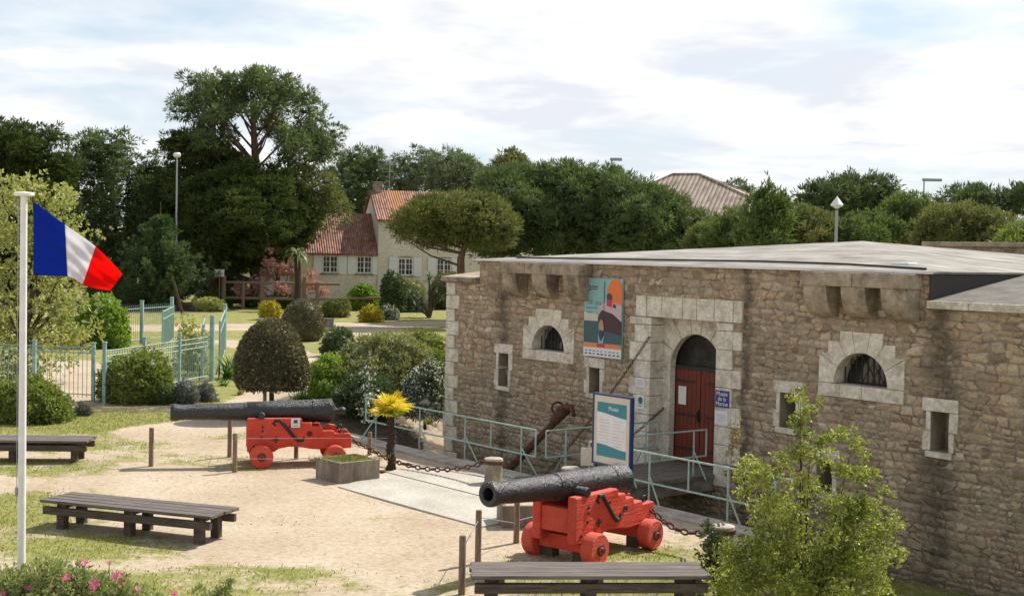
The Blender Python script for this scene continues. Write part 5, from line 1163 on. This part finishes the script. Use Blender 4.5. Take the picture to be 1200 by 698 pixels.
grown('narrow dark cypress between the open pine and the slim lamp',[(158,206),(172,186),(184,180),(198,192),(206,215),(208,300),(200,330),(160,330)],106,'cypress',n=100,r=.85,dep=2.5,cover=1.3,core=.6,trunk=[(184,345),(184,220)],tr=.25,**CY)
grown('open crowned pine left of the slim street lamp',[(72,200),(84,172),(100,158),(125,153),(150,158),(176,176),(194,204),(198,245),(190,300),(170,325),(90,325),(76,265)],103,'pine',n=120,r=.85,dep=4,cover=.95,core=.42,trunk=[(135,345),(132,260),(130,200)],tr=.3,name='open_pine',space=.8)
grown('loose pine limb mass between the tallest pine and the house',[(334,196),(372,196),(392,212),(402,234),(414,246),(408,262),(384,268),(356,276),(344,240)],99,'pinewarm',n=46,r=.7,dep=2.5,cover=.95,core=.4,trunk=[(322,345),(330,290),(350,240)],tr=.2,name='open_pine',space=.75)
# sweeping conifer at centre left
def sweep(label,px,yb,yt,Y,hw):
    b=A(px,yb,Y); zt=A(px,yt,Y).z; root=empty('sweeping_conifer',(b.x,Y,0),0,label,'conifer'); mb=MB(); mb.tube([(0,0,-.1),(0,0,zt)],[.16,.03],7); pf=[]
    for i in range(80):
        f=rng.random()**.8; z=.35+(zt-.6)*f*.85; ph=rng.uniform(0,6.283); reach=hw*(1-f)**1.05*rng.uniform(.7,1.12)+.35
        c_,s_=math.cos(ph),math.sin(ph)
        for k in range(6): t=(k+.6)/6; r=.16+.46*(1-t); pf.append((c_*reach*t,s_*reach*t*.9,z+reach*(.12*t+.42*t*t),r,r,r*.42))
        mb.tube([(0,0,z),(c_*reach*.6,s_*reach*.55,z+reach*.2),(c_*reach,s_*reach*.9,z+reach*.5)],[.05,.035,.015],4)
    mb.build('trunk',M['trunk'],root,fix=False); fol('crown',pf,'conifer',root,cover=1.3,Ln=.26,Wd=.06,m=12,up=.8,core=.5,spread=.5)
sweep('sweeping green conifer with upturned branches behind the far picket fence',187,352,236,90,4.3)

# distant wooded backdrop so no bare horizon shows between the trees
pf=[]
for i in range(150):
    t=i/149; px=-500+2400*t; p=A(px,300,150+20*math.sin(i)); r=rng.uniform(2.6,4.2); pf.append((p.x,p.y,r*.6+rng.uniform(0,1.6),r,r,r*.9))
tag(fol('far_woodland',pf,'pinedark',cover=1.0,Ln=.9,Wd=.35,m=6,up=.4),'distant woodland seen between the garden trees','woodland',kind='stuff')

# ---- garden shrubs, left side
shrub('bright lime green rounded shrub behind the flagpole',70,148,347,408,'bright',n=26,Lf=.16,Wf=.07,pr=.62)
shrub('glossy green rounded bush in front of the green metal fence',104,197,412,473,'bush',n=26,Lf=.10,Wf=.05,pr=.50)
shrub('dark green bush at the left edge behind the flagpole foot',-30,76,445,497,'bush',n=26,Lf=.10,Wf=.045,pr=.48)
shrub('low grey lavender shrub at the foot of the fence',197,232,448,474,'lav',n=14,Lf=.09,Wf=.03,pr=.22,core=.7,up=.8)
shrub('low grey lavender shrub nearer to the tall gate post',222,252,450,471,'lav',n=12,Lf=.09,Wf=.03,pr=.2,core=.7,up=.8)
shrub('tiny grey tuft on the lawn left of the glossy green bush',86,106,475,487,'lav',n=6,Lf=.07,Wf=.025,pr=.14,core=.6,up=.9)
shrub('small dark green shrub between the glossy bush and the lavender',180,208,452,474,'hedge',n=9,Lf=.08,Wf=.035,pr=.25)
shrub('loose yellow-green climber growing on the fence by the gate',196,246,362,440,'lime',n=16,Lf=.11,Wf=.05,pr=.42,core=.3,cover=.5,depth=.5,jit=.4)
shrub('pale leaved shrub along the border behind the gate',225,262,348,368,'lime',n=10,Lf=.18,Wf=.07,pr=.5,Y=88)
shrub('dark low hedge under the sweeping conifer',88,200,334,352,'hedge',n=22,Lf=.2,Wf=.08,pr=.8,Y=98)
# big yellow-green tree at left
LT=41
root=empty('yellow_green_tree',(A(25,450,LT).x,LT,0),0,'large airy tree with pale yellow-green spring leaves at the left edge','tree'); o=Vector(root.location); pf=[]; tg=[]
for px,py,r in [(60,212,.35),(30,225,.55),(10,240,.6),(50,240,.55),(75,240,.35),(85,262,.35),(20,275,.75),(55,280,.65),(0,310,.8),(40,315,.75),(70,315,.5),(20,350,.85),(55,355,.7),(78,372,.5),(5,385,.8),(40,392,.7),(92,268,.28),(96,392,.4),(70,400,.5),(15,425,.8),(50,428,.6),(108,388,.3),(60,340,.6),(-30,260,.9),(-40,330,1),(-30,400,1),(5,215,.4),(95,360,.35),(30,445,.6)]:
    for _ in range(3):
        p=A(px,py,LT)+Vector((random.gauss(0,.22),random.gauss(0,.9),random.gauss(0,.18)))-o; pf.append((*p,r,r,r*.85))
    tg.append(pf[-1][:3])
limbs((0,0,0),(0,0,1.3),tg[:20],.16,'trunk',root)
fol('crown',pf,'lime',root,cover=.27,Ln=.13,Wd=.07,m=7,up=.3,core=0,spread=1.0,shell=(.3,1.15),cull=0)
# ---- middle garden
def topiary(label,x0,x1,yt,yb,py,kind):
    p=G((x0+x1)/2,py); Y=p.y; w=(A(x1,yb,Y).x-A(x0,yb,Y).x)/2; zt=A((x0+x1)/2,yt,Y).z; zb=max(.02,A((x0+x1)/2,yb,Y).z); root=empty('clipped_tree' if kind else 'clipped_bush',p,0,label,'topiary'); n=12000 if kind else 5000
    u_=rng.random(n); ph=rng.uniform(0,6.2832,n)
    # profile r(z): dome with a tucked base
    zz=u_; prof=np.where(zz<.12,.80+.2*np.sin(zz/.12*math.pi/2),np.sqrt(np.maximum(0,1-((zz-.12)/.88)**2.1))) if kind else np.sqrt(np.maximum(0,1-((zz-.40)/.60)**2))
    if not kind: prof=np.where(zz<.4,np.sqrt(np.maximum(0,1-((zz-.4)/.55)**2)),prof)
    jr=1+rng.normal(0,.018,n)+.03*np.sin(ph*3+zz*7)
    c=np.stack([np.cos(ph)*prof*w*jr,np.sin(ph)*prof*w*jr,zb+(zt-zb)*zz],1); m=rng.random(n)<(prof*.8+.2); c=c[m]; nrm=np.stack([np.cos(ph),np.sin(ph),(zz*1.5-.4)],1)[m]
    nb=int(.22*len(c)); k=rng.choice(len(c),nb); cb_=c[k].copy(); cb_[:,:2]*=np.sqrt(rng.random((nb,1))); cb_[:,2]=zb+rng.uniform(0,.06,nb)*(zt-zb); 
    co,q=leafquads(np.concatenate([c,cb_ if kind else c[:1]]),np.concatenate([nrm+rng.normal(size=nrm.shape)*.75,(rng.normal(size=cb_.shape) if kind else nrm[:1])]),.085 if kind else .11,.055 if kind else .07)
    core=MB(); core.lathe([(zb+(zt-zb)*z,w*.95*float((.80+.2*math.sin(z/.12*math.pi/2)) if z<.12 and kind else math.sqrt(max(0,1-((z-(.12 if kind else .4))/(.88 if kind else .6))**2)) )) for z in (([0,.06,.12] if kind else [.03,.15,.3])+[.25 if kind else .35,.4,.55,.7,.82,.92,.97])]+[(zt*.985,.001)],24)
    me=fastmesh('crown',np.concatenate([co,np.array(core.v)]),np.concatenate([q,np.array([f for f in core.f if len(f)==4])+len(co)])); me.materials.append(M['topiary']); ob=bpy.data.objects.new('crown',me); C.objects.link(ob); ob.parent=root
    mb=MB(); mb.tube([(0,0,-.1),(.02,0,.4),(0,0,zb+.3)],[.075,.065,.06],8); mb.build('trunk',M['trunk'],root,smooth=True)
topiary('large clipped dome-shaped tree on a short trunk behind the far cannon',276,358.5,374,455,490,True)
topiary('smaller clipped round bush further back beside the garden path',332,378.5,351,399,399,False)
shrub('yellow flowering gorse bush left of the round clipped bush',300,330,352,375,'gorse',n=12,Lf=.16,Wf=.07,pr=.42)
shrub('yellow flowering gorse bush below the lime green shrub',418,449,358,378,'gorse',n=11,Lf=.16,Wf=.07,pr=.40)
shrub('lime green spreading shrub before the cream house',402,447,333,364,'bright',n=16,Lf=.2,Wf=.09,pr=.75)
shrub('low brownish green shrub between the palm trunk and the lime shrub',372,412,349,372,'hedgewarm',n=12,Lf=.16,Wf=.06,pr=.55)
shrub('pale flowering shrub right of the lower gorse bush',440,468,356,375,'whitefl',n=9,Lf=.14,Wf=.07,pr=.4)
shrub('dark green shrub in front of the house wall left of the cordyline',446,474,318,366,'darkbush',n=14,Lf=.2,Wf=.08,pr=.7)
shrub('low dark green hedge under the house windows',455,500,340,362,'darkbush',n=14,Lf=.18,Wf=.07,pr=.6,Y=93)
shrub('greyish shrub below the second pair of shutters',466,500,322,358,'olive',n=10,Lf=.2,Wf=.05,pr=.6,Y=96,up=.9)
shrub('rusty green shrub right of the greyish shrub by the house',500,545,320,360,'hedgewarm',n=14,Lf=.2,Wf=.07,pr=.75,Y=98)
shrub('low tufted plants under the timber fence',262,360,347,357,'strap',n=22,Lf=.26,Wf=.05,pr=.3,Y=95,up=1.3,depth=1.0)
shrub('mixed low border plants left of the timber fence',222,268,340,358,'hedge',n=12,Lf=.18,Wf=.05,pr=.5,Y=94)
shrub('dark shadowy shrub under the cypress trunks',228,290,322,348,'darkbush',n=18,Lf=.24,Wf=.09,pr=.9,Y=102)
shrub('small dark bushy plant behind the big flowering shrub, near the path',374,418,384,418,'darkbush',n=14,Lf=.13,Wf=.06,pr=.38)
# pink blossom tree
pY=95; root=empty('blossom_tree',(A(332,340,pY).x,pY,0),0,'pink blossom tree spreading behind the timber fence','tree'); o=Vector(root.location); pf=[]
for px,py,r in [(285,338,.5),(300,330,.5),(315,322,.55),(322,308,.5),(318,296,.35),(330,315,.5),(345,322,.55),(360,330,.5),(372,335,.45),(305,343,.5),(330,340,.55),(350,342,.5),(378,342,.4),(340,303,.3),(362,318,.35),(290,347,.4)]:
    for _ in range(2): p=A(px,py,pY)+Vector((random.gauss(0,.2),random.gauss(0,.7),random.gauss(0,.15)))-o; pf.append((*p,r,r,r*.8))
limbs((0,0,0),(0,0,.6),[p[:3] for p in pf[::3]],.14,'trunk',root); fol('crown',pf,'pink',root,cover=.9,Ln=.15,Wd=.11,m=6,core=.35,cull=0,shell=(.3,1.1))
# big flowering shrub mass by the fort corner
SG=dict(flat_=.85,m=9,cr=.08,tmat='trunk',cat='shrub',name='shrub',group='shrub bed beside the fort corner',nl=8,tr=.04,up=.35,spread=.9,rv=(.45,1.5),space=.6)
grown('yellowish green bush at the left end of the large shrub group',[(364,440),(370,424),(382,417),(398,424),(406,445),(404,476),(370,476)],36.5,'bright',n=70,r=.24,dep=.8,cover=1.5,Lf=.09,Wf=.042,core=.6,trunk=[(385,490),(385,455)],**SG)
grown('large olive green bush in the middle of the shrub group',[(382,446),(392,420),(412,404),(440,394),(468,396),(492,404),(506,420),(508,455),(480,482),(392,482)],37.5,'olive',n=230,r=.30,dep=1.8,cover=1.4,Lf=.10,Wf=.04,core=.6,trunk=[(440,490),(440,440)],**SG)
grown('dark glossy bush at the foot of the large olive bush',[(394,462),(410,446),(432,440),(456,448),(468,470),(462,492),(398,490)],35,'darkbush',n=90,r=.26,dep=.8,cover=1.4,Lf=.09,Wf=.045,core=.6,trunk=[(430,494),(430,465)],**SG)
grown('green bush behind the white flowering shrub near the fort corner',[(448,416),(466,398),(492,392),(516,398),(528,408),(528,462),(452,462)],41,'bush',n=130,r=.34,dep=1.2,cover=1.4,Lf=.11,Wf=.045,core=.6,trunk=[(490,470),(490,430)],**SG)
grown('white flowering shrub touching the fort corner',[(470,466),(478,446),(494,432),(508,424),(522,440),(524,490),(500,494),(474,490)],34.5,'whitefl',n=120,r=.22,dep=.9,cover=1.4,Lf=.08,Wf=.05,core=.6,trunk=[(498,496),(498,460)],**SG)
shrub('small white flowered sprig in front of the olive bush',420,440,430,465,'whitefl',n=6,Lf=.08,Wf=.05,pr=.25,Y=33.4,core=.3,cover=.6)
# strap leaved plants
def rosette(p,n,ln,wd_,arch,mat,name,label,cat,parent=None,z0=0,elev=(20,85),group=None,seg=4,spread=0):
    vs=[];fs=[]
    for i in range(n):
        ph=rng.uniform(0,6.283); el=R(rng.uniform(*elev)); l=ln*rng.uniform(.7,1.1); c_,s_=math.cos(ph),math.sin(ph); pos=np.array([rng.normal(0,spread),rng.normal(0,spread),z0]) if spread else np.array([0,0,z0]); e=el; k=len(vs)
        for j in range(seg+1):
            w=wd_*.5*(1-(j/seg)**1.5*.9); vs.append(pos+np.array([-s_*w,c_*w,0])); vs.append(pos-np.array([-s_*w,c_*w,0])); pos=pos+np.array([c_*math.cos(e),s_*math.cos(e),math.sin(e)])*l/seg; e-=R(arch)/seg
        fs+=[(k+2*j,k+2*j+1,k+2*j+3,k+2*j+2) for j in range(seg)]
    me=fastmesh(name,np.array(vs),np.array(fs)); me.materials.append(M[mat]); o=bpy.data.objects.new(name,me); C.objects.link(o); o.parent=parent
    if parent is None: o.location=p; tag(o,label,cat,group)
    return o
for px,py,lb in ((352,475,'leftmost green strap-leaved clump behind the far cannon'),(368,472,'middle green strap-leaved clump behind the far cannon'),(384,476,'rightmost green strap-leaved clump behind the far cannon')): rosette(G(px,py),110,.75,.045,80,'strap','strap_leaf_clump',lb,'plant',elev=(35,85),group='strap-leaved clumps behind the far cannon',spread=.14)
rosette(G(270,444),70,1.2,.07,60,'strap','strap_leaf_clump','green flax clump right of the tall gate post','plant',elev=(35,88),spread=.12)
rosette(G(262,452),40,.5,.03,50,'strap','grass_tuft','small tuft on the lawn left of the dome tree','grass tuft',spread=.05)
for px,py,lb in ((476,507,'small dry grass tuft behind the railing near the palm'),(502,497,'small dry grass tuft behind the railing near the fort corner'),(281,462,'small dry grass tuft on the lawn behind the far cannon')): rosette(G(px,py),50,.32,.02,50,'grassblade','grass_tuft',lb,'grass tuft',spread=.04,group='dry grass tufts')
# cordyline tree by the house
cY=86; cp_=A(503,372,cY); cp_.z=0; root=empty('cordyline_tree',cp_,0,'branching cordyline tree with grey-green leaf heads near the fort corner','tree'); mb=MB()
hd=[(482,345),(494,352),(508,340),(520,332),(515,350),(488,362),(503,328)]
for px,py in hd: t=A(px,py,cY+rng.uniform(-.5,.5))-cp_; mb.tube([(0,0,0),(t.x*.3,t.y*.3,t.z*.5),t],[.13,.08,.05],6)
mb.build('trunk',M['trunk'],root,smooth=True,fix=False)
for px,py in hd: 
    t=A(px,py,cY)-cp_; o=rosette(None,60,.75,.07,50,'agave','leaf_head',None,None,root,0,(-20,88)); o.location=t
# small cabbage palm in front of house
cY=91; cp_=A(348.5,352,cY); cp_.z=0; root=empty('cabbage_palm',cp_,0,'small palm with thick bare trunk in front of the orange-roofed annex','palm'); t=A(348,300,cY)-cp_; mb=MB(); mb.tube([(0,0,-.1),(.05,0,t.z*.5),t],[.30,.25,.22],9); mb.build('trunk',M['palmtrunk'],root,smooth=True,fix=False)
o=rosette(None,110,1.35,.13,120,'paleleaf','leaf_head',None,None,root,0,(-10,80)); o.location=t
# golden fan palm by the planter
pp=G(458,549.5); root=empty('golden_palm',pp,0,'small fan palm with golden yellow leaves beside the concrete planter','palm'); ht=A(459,487,pp.y).z
mb=MB(); P=[(0,0,-.05)]; rd=[.12]
for i in range(1,26): z=ht*i/25; P.append((.02*math.sin(i*.5),0,z)); rd.append(.082-.012*i/25+(.016 if i%2 else -.005))
mb.tube(P,rd,14); mb.build('trunk',M['palmtrunk'],root,jit=.012)
def fan(hub,dirv,ln,n,mat,spread_=100):
    d=Vector(dirv).normalized(); side=d.cross(Vector((0,0,1)));  side=side.normalized() if side.length>.05 else Vector((1,0,0)); vs=[];fs=[]
    for i in range(n):
        a=R(-spread_+2*spread_*i/(n-1)); l=ln*(1-.25*abs(a)/R(spread_))*random.uniform(.85,1.08); v=d*math.cos(a)+side*math.sin(a); v=(v+Vector((0,0,random.uniform(-.05,.08)))).normalized(); p=v.cross(d.cross(side)).normalized()
        k=len(vs); w=.020; tip=hub+v*l+Vector((0,0,-l*l*.5)); m_=hub+v*l*.6
        vs+=[hub,m_+p*w,tip,m_-p*w]; fs.append((k,k+1,k+2,k+3))
    return vs,fs
for nm,mt,cnt,el in (('golden_frond','palmyellow',13,(12,85)),('green_frond','palmgreen',10,(30,88))):
    for i in range(cnt):
        ph=i*2.4+ (0 if cnt>9 else 1); e=R(random.uniform(*el)); dv_=Vector((math.cos(ph)*math.cos(e),math.sin(ph)*math.cos(e),math.sin(e))); st=(.22 if cnt>10 else .12)*random.uniform(.8,1.3); hub=Vector((0,0,ht-.02))+dv_*st
        vs,fs=fan(hub,dv_,(.40 if cnt>10 else .33),20,mt); mb=MB(); mb.add(vs,fs); mb.tube([(0,0,ht-.04),hub],.010,5); mb.build(nm,M[mt],root,fix=False)
# climbing sprig by the door railing
sp_=WL(3.75,2.95,-.05); root=empty('thin_sprig',sp_,0,'thin half bare sprig growing up by the railing right of the red door','plant')
zs=np.arange(.25,1.75,.12); fol('foliage',[( .06*math.sin(z*5),0,z,.08,.08,.09) for z in zs],'sprigleaf',root,cover=.28,Ln=.06,Wd=.03,core=0,cull=0,shell=(.2,1.3))
mb=MB(); mb.tube([(0,0,0),(.06,0,.6),(-.02,0,1.1),(.05,0,1.85)],[.009,.008,.006,.003],5); mb.build('stem',M['post'],root)
# ---- foreground shrub, lower right
FYs=16.4; c0=A(930,690,FYs); root=empty('leafy_shrub',(c0.x,FYs,0),0,'tall yellow-green leafy shrub in the foreground against the fort wall','shrub'); o=Vector(root.location); pf=[]; st=MB()
sp=[(935,455,.10),(938,470,.12),(935,490,.16),(937,510,.18),(960,468,.07),(952,478,.08),(985,508,.16),(1000,515,.14),(1010,530,.16),(940,530,.24),(960,515,.16),(965,540,.16),(900,560,.26),(880,562,.20),(870,575,.14),(920,555,.28),(945,570,.30),(1010,560,.20),(1000,585,.26),(1020,600,.18),(970,590,.26),(900,600,.30),(1015,548,.12),(1025,555,.08),(1032,578,.09),(1035,600,.10),(1045,612,.10),(1030,625,.2),(930,620,.36),(980,630,.36),(890,635,.30),(870,650,.26),(1010,640,.26),(920,660,.40),(970,670,.40),(1020,665,.24),(870,680,.3),(1040,655,.12),(1055,650,.07),(940,700,.45),(990,705,.4),(880,705,.4),(1025,690,.22),(990,550,.2),(878,545,.12),(890,553,.14),(945,500,.15),(1005,620,.2)]
for px,py,r in sp:
    p=A(px,py,FYs+random.uniform(-.45,.45))-o
    r*=.72 if py<585 else .95
    for _ in range(3): q=p+Vector((random.gauss(0,r*.5),random.gauss(0,r*.9),random.gauss(0,r*.4))); pf.append((*q,r*.75,r*.75,r*.65))
    if random.random()<.5: st.tube([(p.x*.35+random.uniform(-.25,.25),random.uniform(-.3,.3),-.05),(p.x*.6+random.uniform(-.1,.1),p.y*.5,p.z*.5),p],[.014,.010,.003],5)
st.build('stems',M['trunk'],root,fix=False); fol('crown',pf,'shrubfg',root,cover=.72,Ln=.047,Wd=.024,m=8,up=.35,core=0,cull=0,shell=(.2,1.3),spread=.9)
pf=[];st=MB(); o=A(842,700,17.6); o.z=0
for px,py,r in [(828,622,.09),(835,640,.12),(842,655,.14),(832,668,.14),(850,675,.16),(822,650,.08),(845,690,.22),(868,640,.08),(820,688,.10),(862,690,.2),(838,628,.08)]:
    p=A(px,py,17.6)-o; st.tube([(0,0,0),p],[.012,.004],4)
    for _ in range(3): pf.append((p.x+random.gauss(0,r*.4),p.y+random.gauss(0,r),p.z+random.gauss(0,r*.4),r*.8,r*.8,r*.8))
ob=fol('shrub',pf,'shrubdark',None,o,cover=.8,Ln=.085,Wd=.04,m=6,core=0,cull=0,shell=(.3,1.1)); tag(ob,'coarse dark shrub with pale leaf tips beside the right bollard','shrub'); st.build('stems',M['trunk'],ob,fix=False)
# flowering daisy bush, lower left
DY=15.6; o=A(85,700,DY); o.z=0; root=empty('daisy_bush',o,0,'low bush with pink daisy flowers at the lower left corner','flowering bush'); pf=[]
zb0=A(80,700,DY).z
for px,py,r in [(-10,676,.22),(20,676,.22),(50,668,.22),(62,662,.16),(85,672,.22),(115,680,.18),(140,684,.16),(100,690,.22),(60,695,.3),(20,700,.3),(150,694,.12),(165,690,.10),(130,700,.2),(-20,700,.3),(180,697,.1),(232,690,.07),(262,692,.09),(268,682,.05),(250,699,.1)]:
    for _ in range(3): p=A(px,py,DY+random.uniform(-.35,.35))-o; pf.append((p.x,p.y,p.z-r*.3,r,r,r*.8))
pf+=[(x,random.uniform(-.3,.3),random.uniform(.1,max(.15,zb0-.2)),.35,.3,.25) for x in np.arange(-1.0,.75,.2)]
fol('foliage',pf,'flowerbush',root,cover=.5,Ln=.06,Wd=.022,m=7,up=.8,core=0,cull=0,shell=(.2,1.15))
for px,py,r in [(99,659,.055),(78,676,.065),(128,659,.035),(111,683,.075),(108,689,.06),(135,675,.06),(142,673,.04),(35,689,.045),(3,697,.06),(162,691,.05),(204,695,.055),(143,684,.04),(131,697,.035),(60,692,.03)]:
    p=A(px,py,DY-.3)-o; fr=MB(); n=13; tilt=Matrix.Translation(p)@Matrix.Rotation(R(random.uniform(30,75)),4,'X')@Matrix.Rotation(R(random.uniform(-25,25)),4,'Y')
    for i in range(n): a=2*math.pi*i/n; r2=r*random.uniform(.85,1.1); fr.add([tilt@Vector((0,0,0)),tilt@Vector((r2*.6*math.cos(a-.2),r2*.6*math.sin(a-.2),.01)),tilt@Vector((r2*math.cos(a),r2*math.sin(a),.02)),tilt@Vector((r2*.6*math.cos(a+.2),r2*.6*math.sin(a+.2),.012))],[(0,1,2,3)])
    fr.build('flower',M['petal'],root,fix=False)
    s_=MB(); s_.tube([p-Vector((0,0,.28)),p],.005,4); s_.build('flower_stem',M['strap'],root,fix=False)
# grass blades on the near lawns (uncountable)
def sample_field():
    m=(GY>15.5)&(GY<37)&(np.abs(GX)<15)&(GG>.42); w=np.where(m,(GG-.35),0).ravel()
    cell=np.outer(np.gradient(sL),np.gradient(dL)).ravel(); w=w*np.minimum(cell,.1); w/=w.sum(); n=60000; k=rng.choice(len(w),n,p=w)
    co_=np.stack([GX.ravel()[k],GY.ravel()[k],GZ.ravel()[k]],1); co_[:,:2]+=rng.uniform(-.16,.16,(n,2))
    return co_
c_=sample_field(); keep=np.ones(len(c_),bool)
sd0=(c_[:,:2]-np.array([W0.x,W0.y])); ss_=sd0@np.array([U.x,U.y]); dd_=sd0@np.array([NN.x,NN.y]); keep&=~((dd_<3.8)&(dd_>3.1)&(ss_<5)&(ss_>-8.6)); 
for pc,ang_ in ((PL1,0),(PL2,0)): keep&=np.hypot(c_[:,0]-pc.x,c_[:,1]-pc.y)>.6
c_=c_[keep]
# clump them
cl=rng.normal(size=(len(c_),3))*.5; cl[:,2]=1.0; co,q=leafquads(c_,cl,.055,.014)
me=fastmesh('grass',co,q); me.materials.append(M['grassblade']); o=bpy.data.objects.new('grass',me); C.objects.link(o); tag(o,'short patchy grass on the sandy yard','grass',kind='stuff')
# grass in the near planter
co,q=leafquads(np.stack([PL1.x+rng.normal(0,.25,900),PL1.y+rng.normal(0,.16,900),np.full(900,.34)],1),np.stack([rng.normal(0,.5,900),rng.normal(0,.5,900),np.ones(900)],1),.12,.014)
me=fastmesh('planter_grass',co,q); me.materials.append(M['grassblade']); o=bpy.data.objects.new('planter_grass',me); C.objects.link(o); tag(o,'dry grass growing in the planter by the far carriage','grass',kind='stuff')

n=6000; th=rng.uniform(-11,7,n); yy=rng.uniform(16,36,n); lum=np.sin(th*1.9+np.sin(yy*1.3)*1.7)+np.sin(yy*2.3+th*.8)+rng.normal(0,.8,n); k=lum>.9; lx_=np.stack([th[k],yy[k]],1)
q_=lx_-np.array([W0.x,W0.y]); ss_=q_@np.array([U.x,U.y]); dd_=q_@np.array([NN.x,NN.y]); k=(dd_>3.9)&~((dd_<7)&(ss_>-3.8)&(ss_<2.1))&(ss_<5); lx_=lx_[k]; n=len(lx_)
dr_=np.stack([rng.normal(size=n),rng.normal(size=n),rng.uniform(0,.35,n)],1); co,q=leafquads(np.stack([lx_[:,0],lx_[:,1],np.full(n,.014)],1),dr_,.034,.02)
M['litter']=foliage('dead_leaf',[(.18,.13,.07),(.28,.21,.11),(.38,.33,.2)],.8,2,.1)
me=fastmesh('leaf_litter',co,q); me.materials.append(M['litter']); o=bpy.data.objects.new('leaf_litter',me); C.objects.link(o); tag(o,'small dead leaves scattered on the sand','leaf litter',kind='stuff')
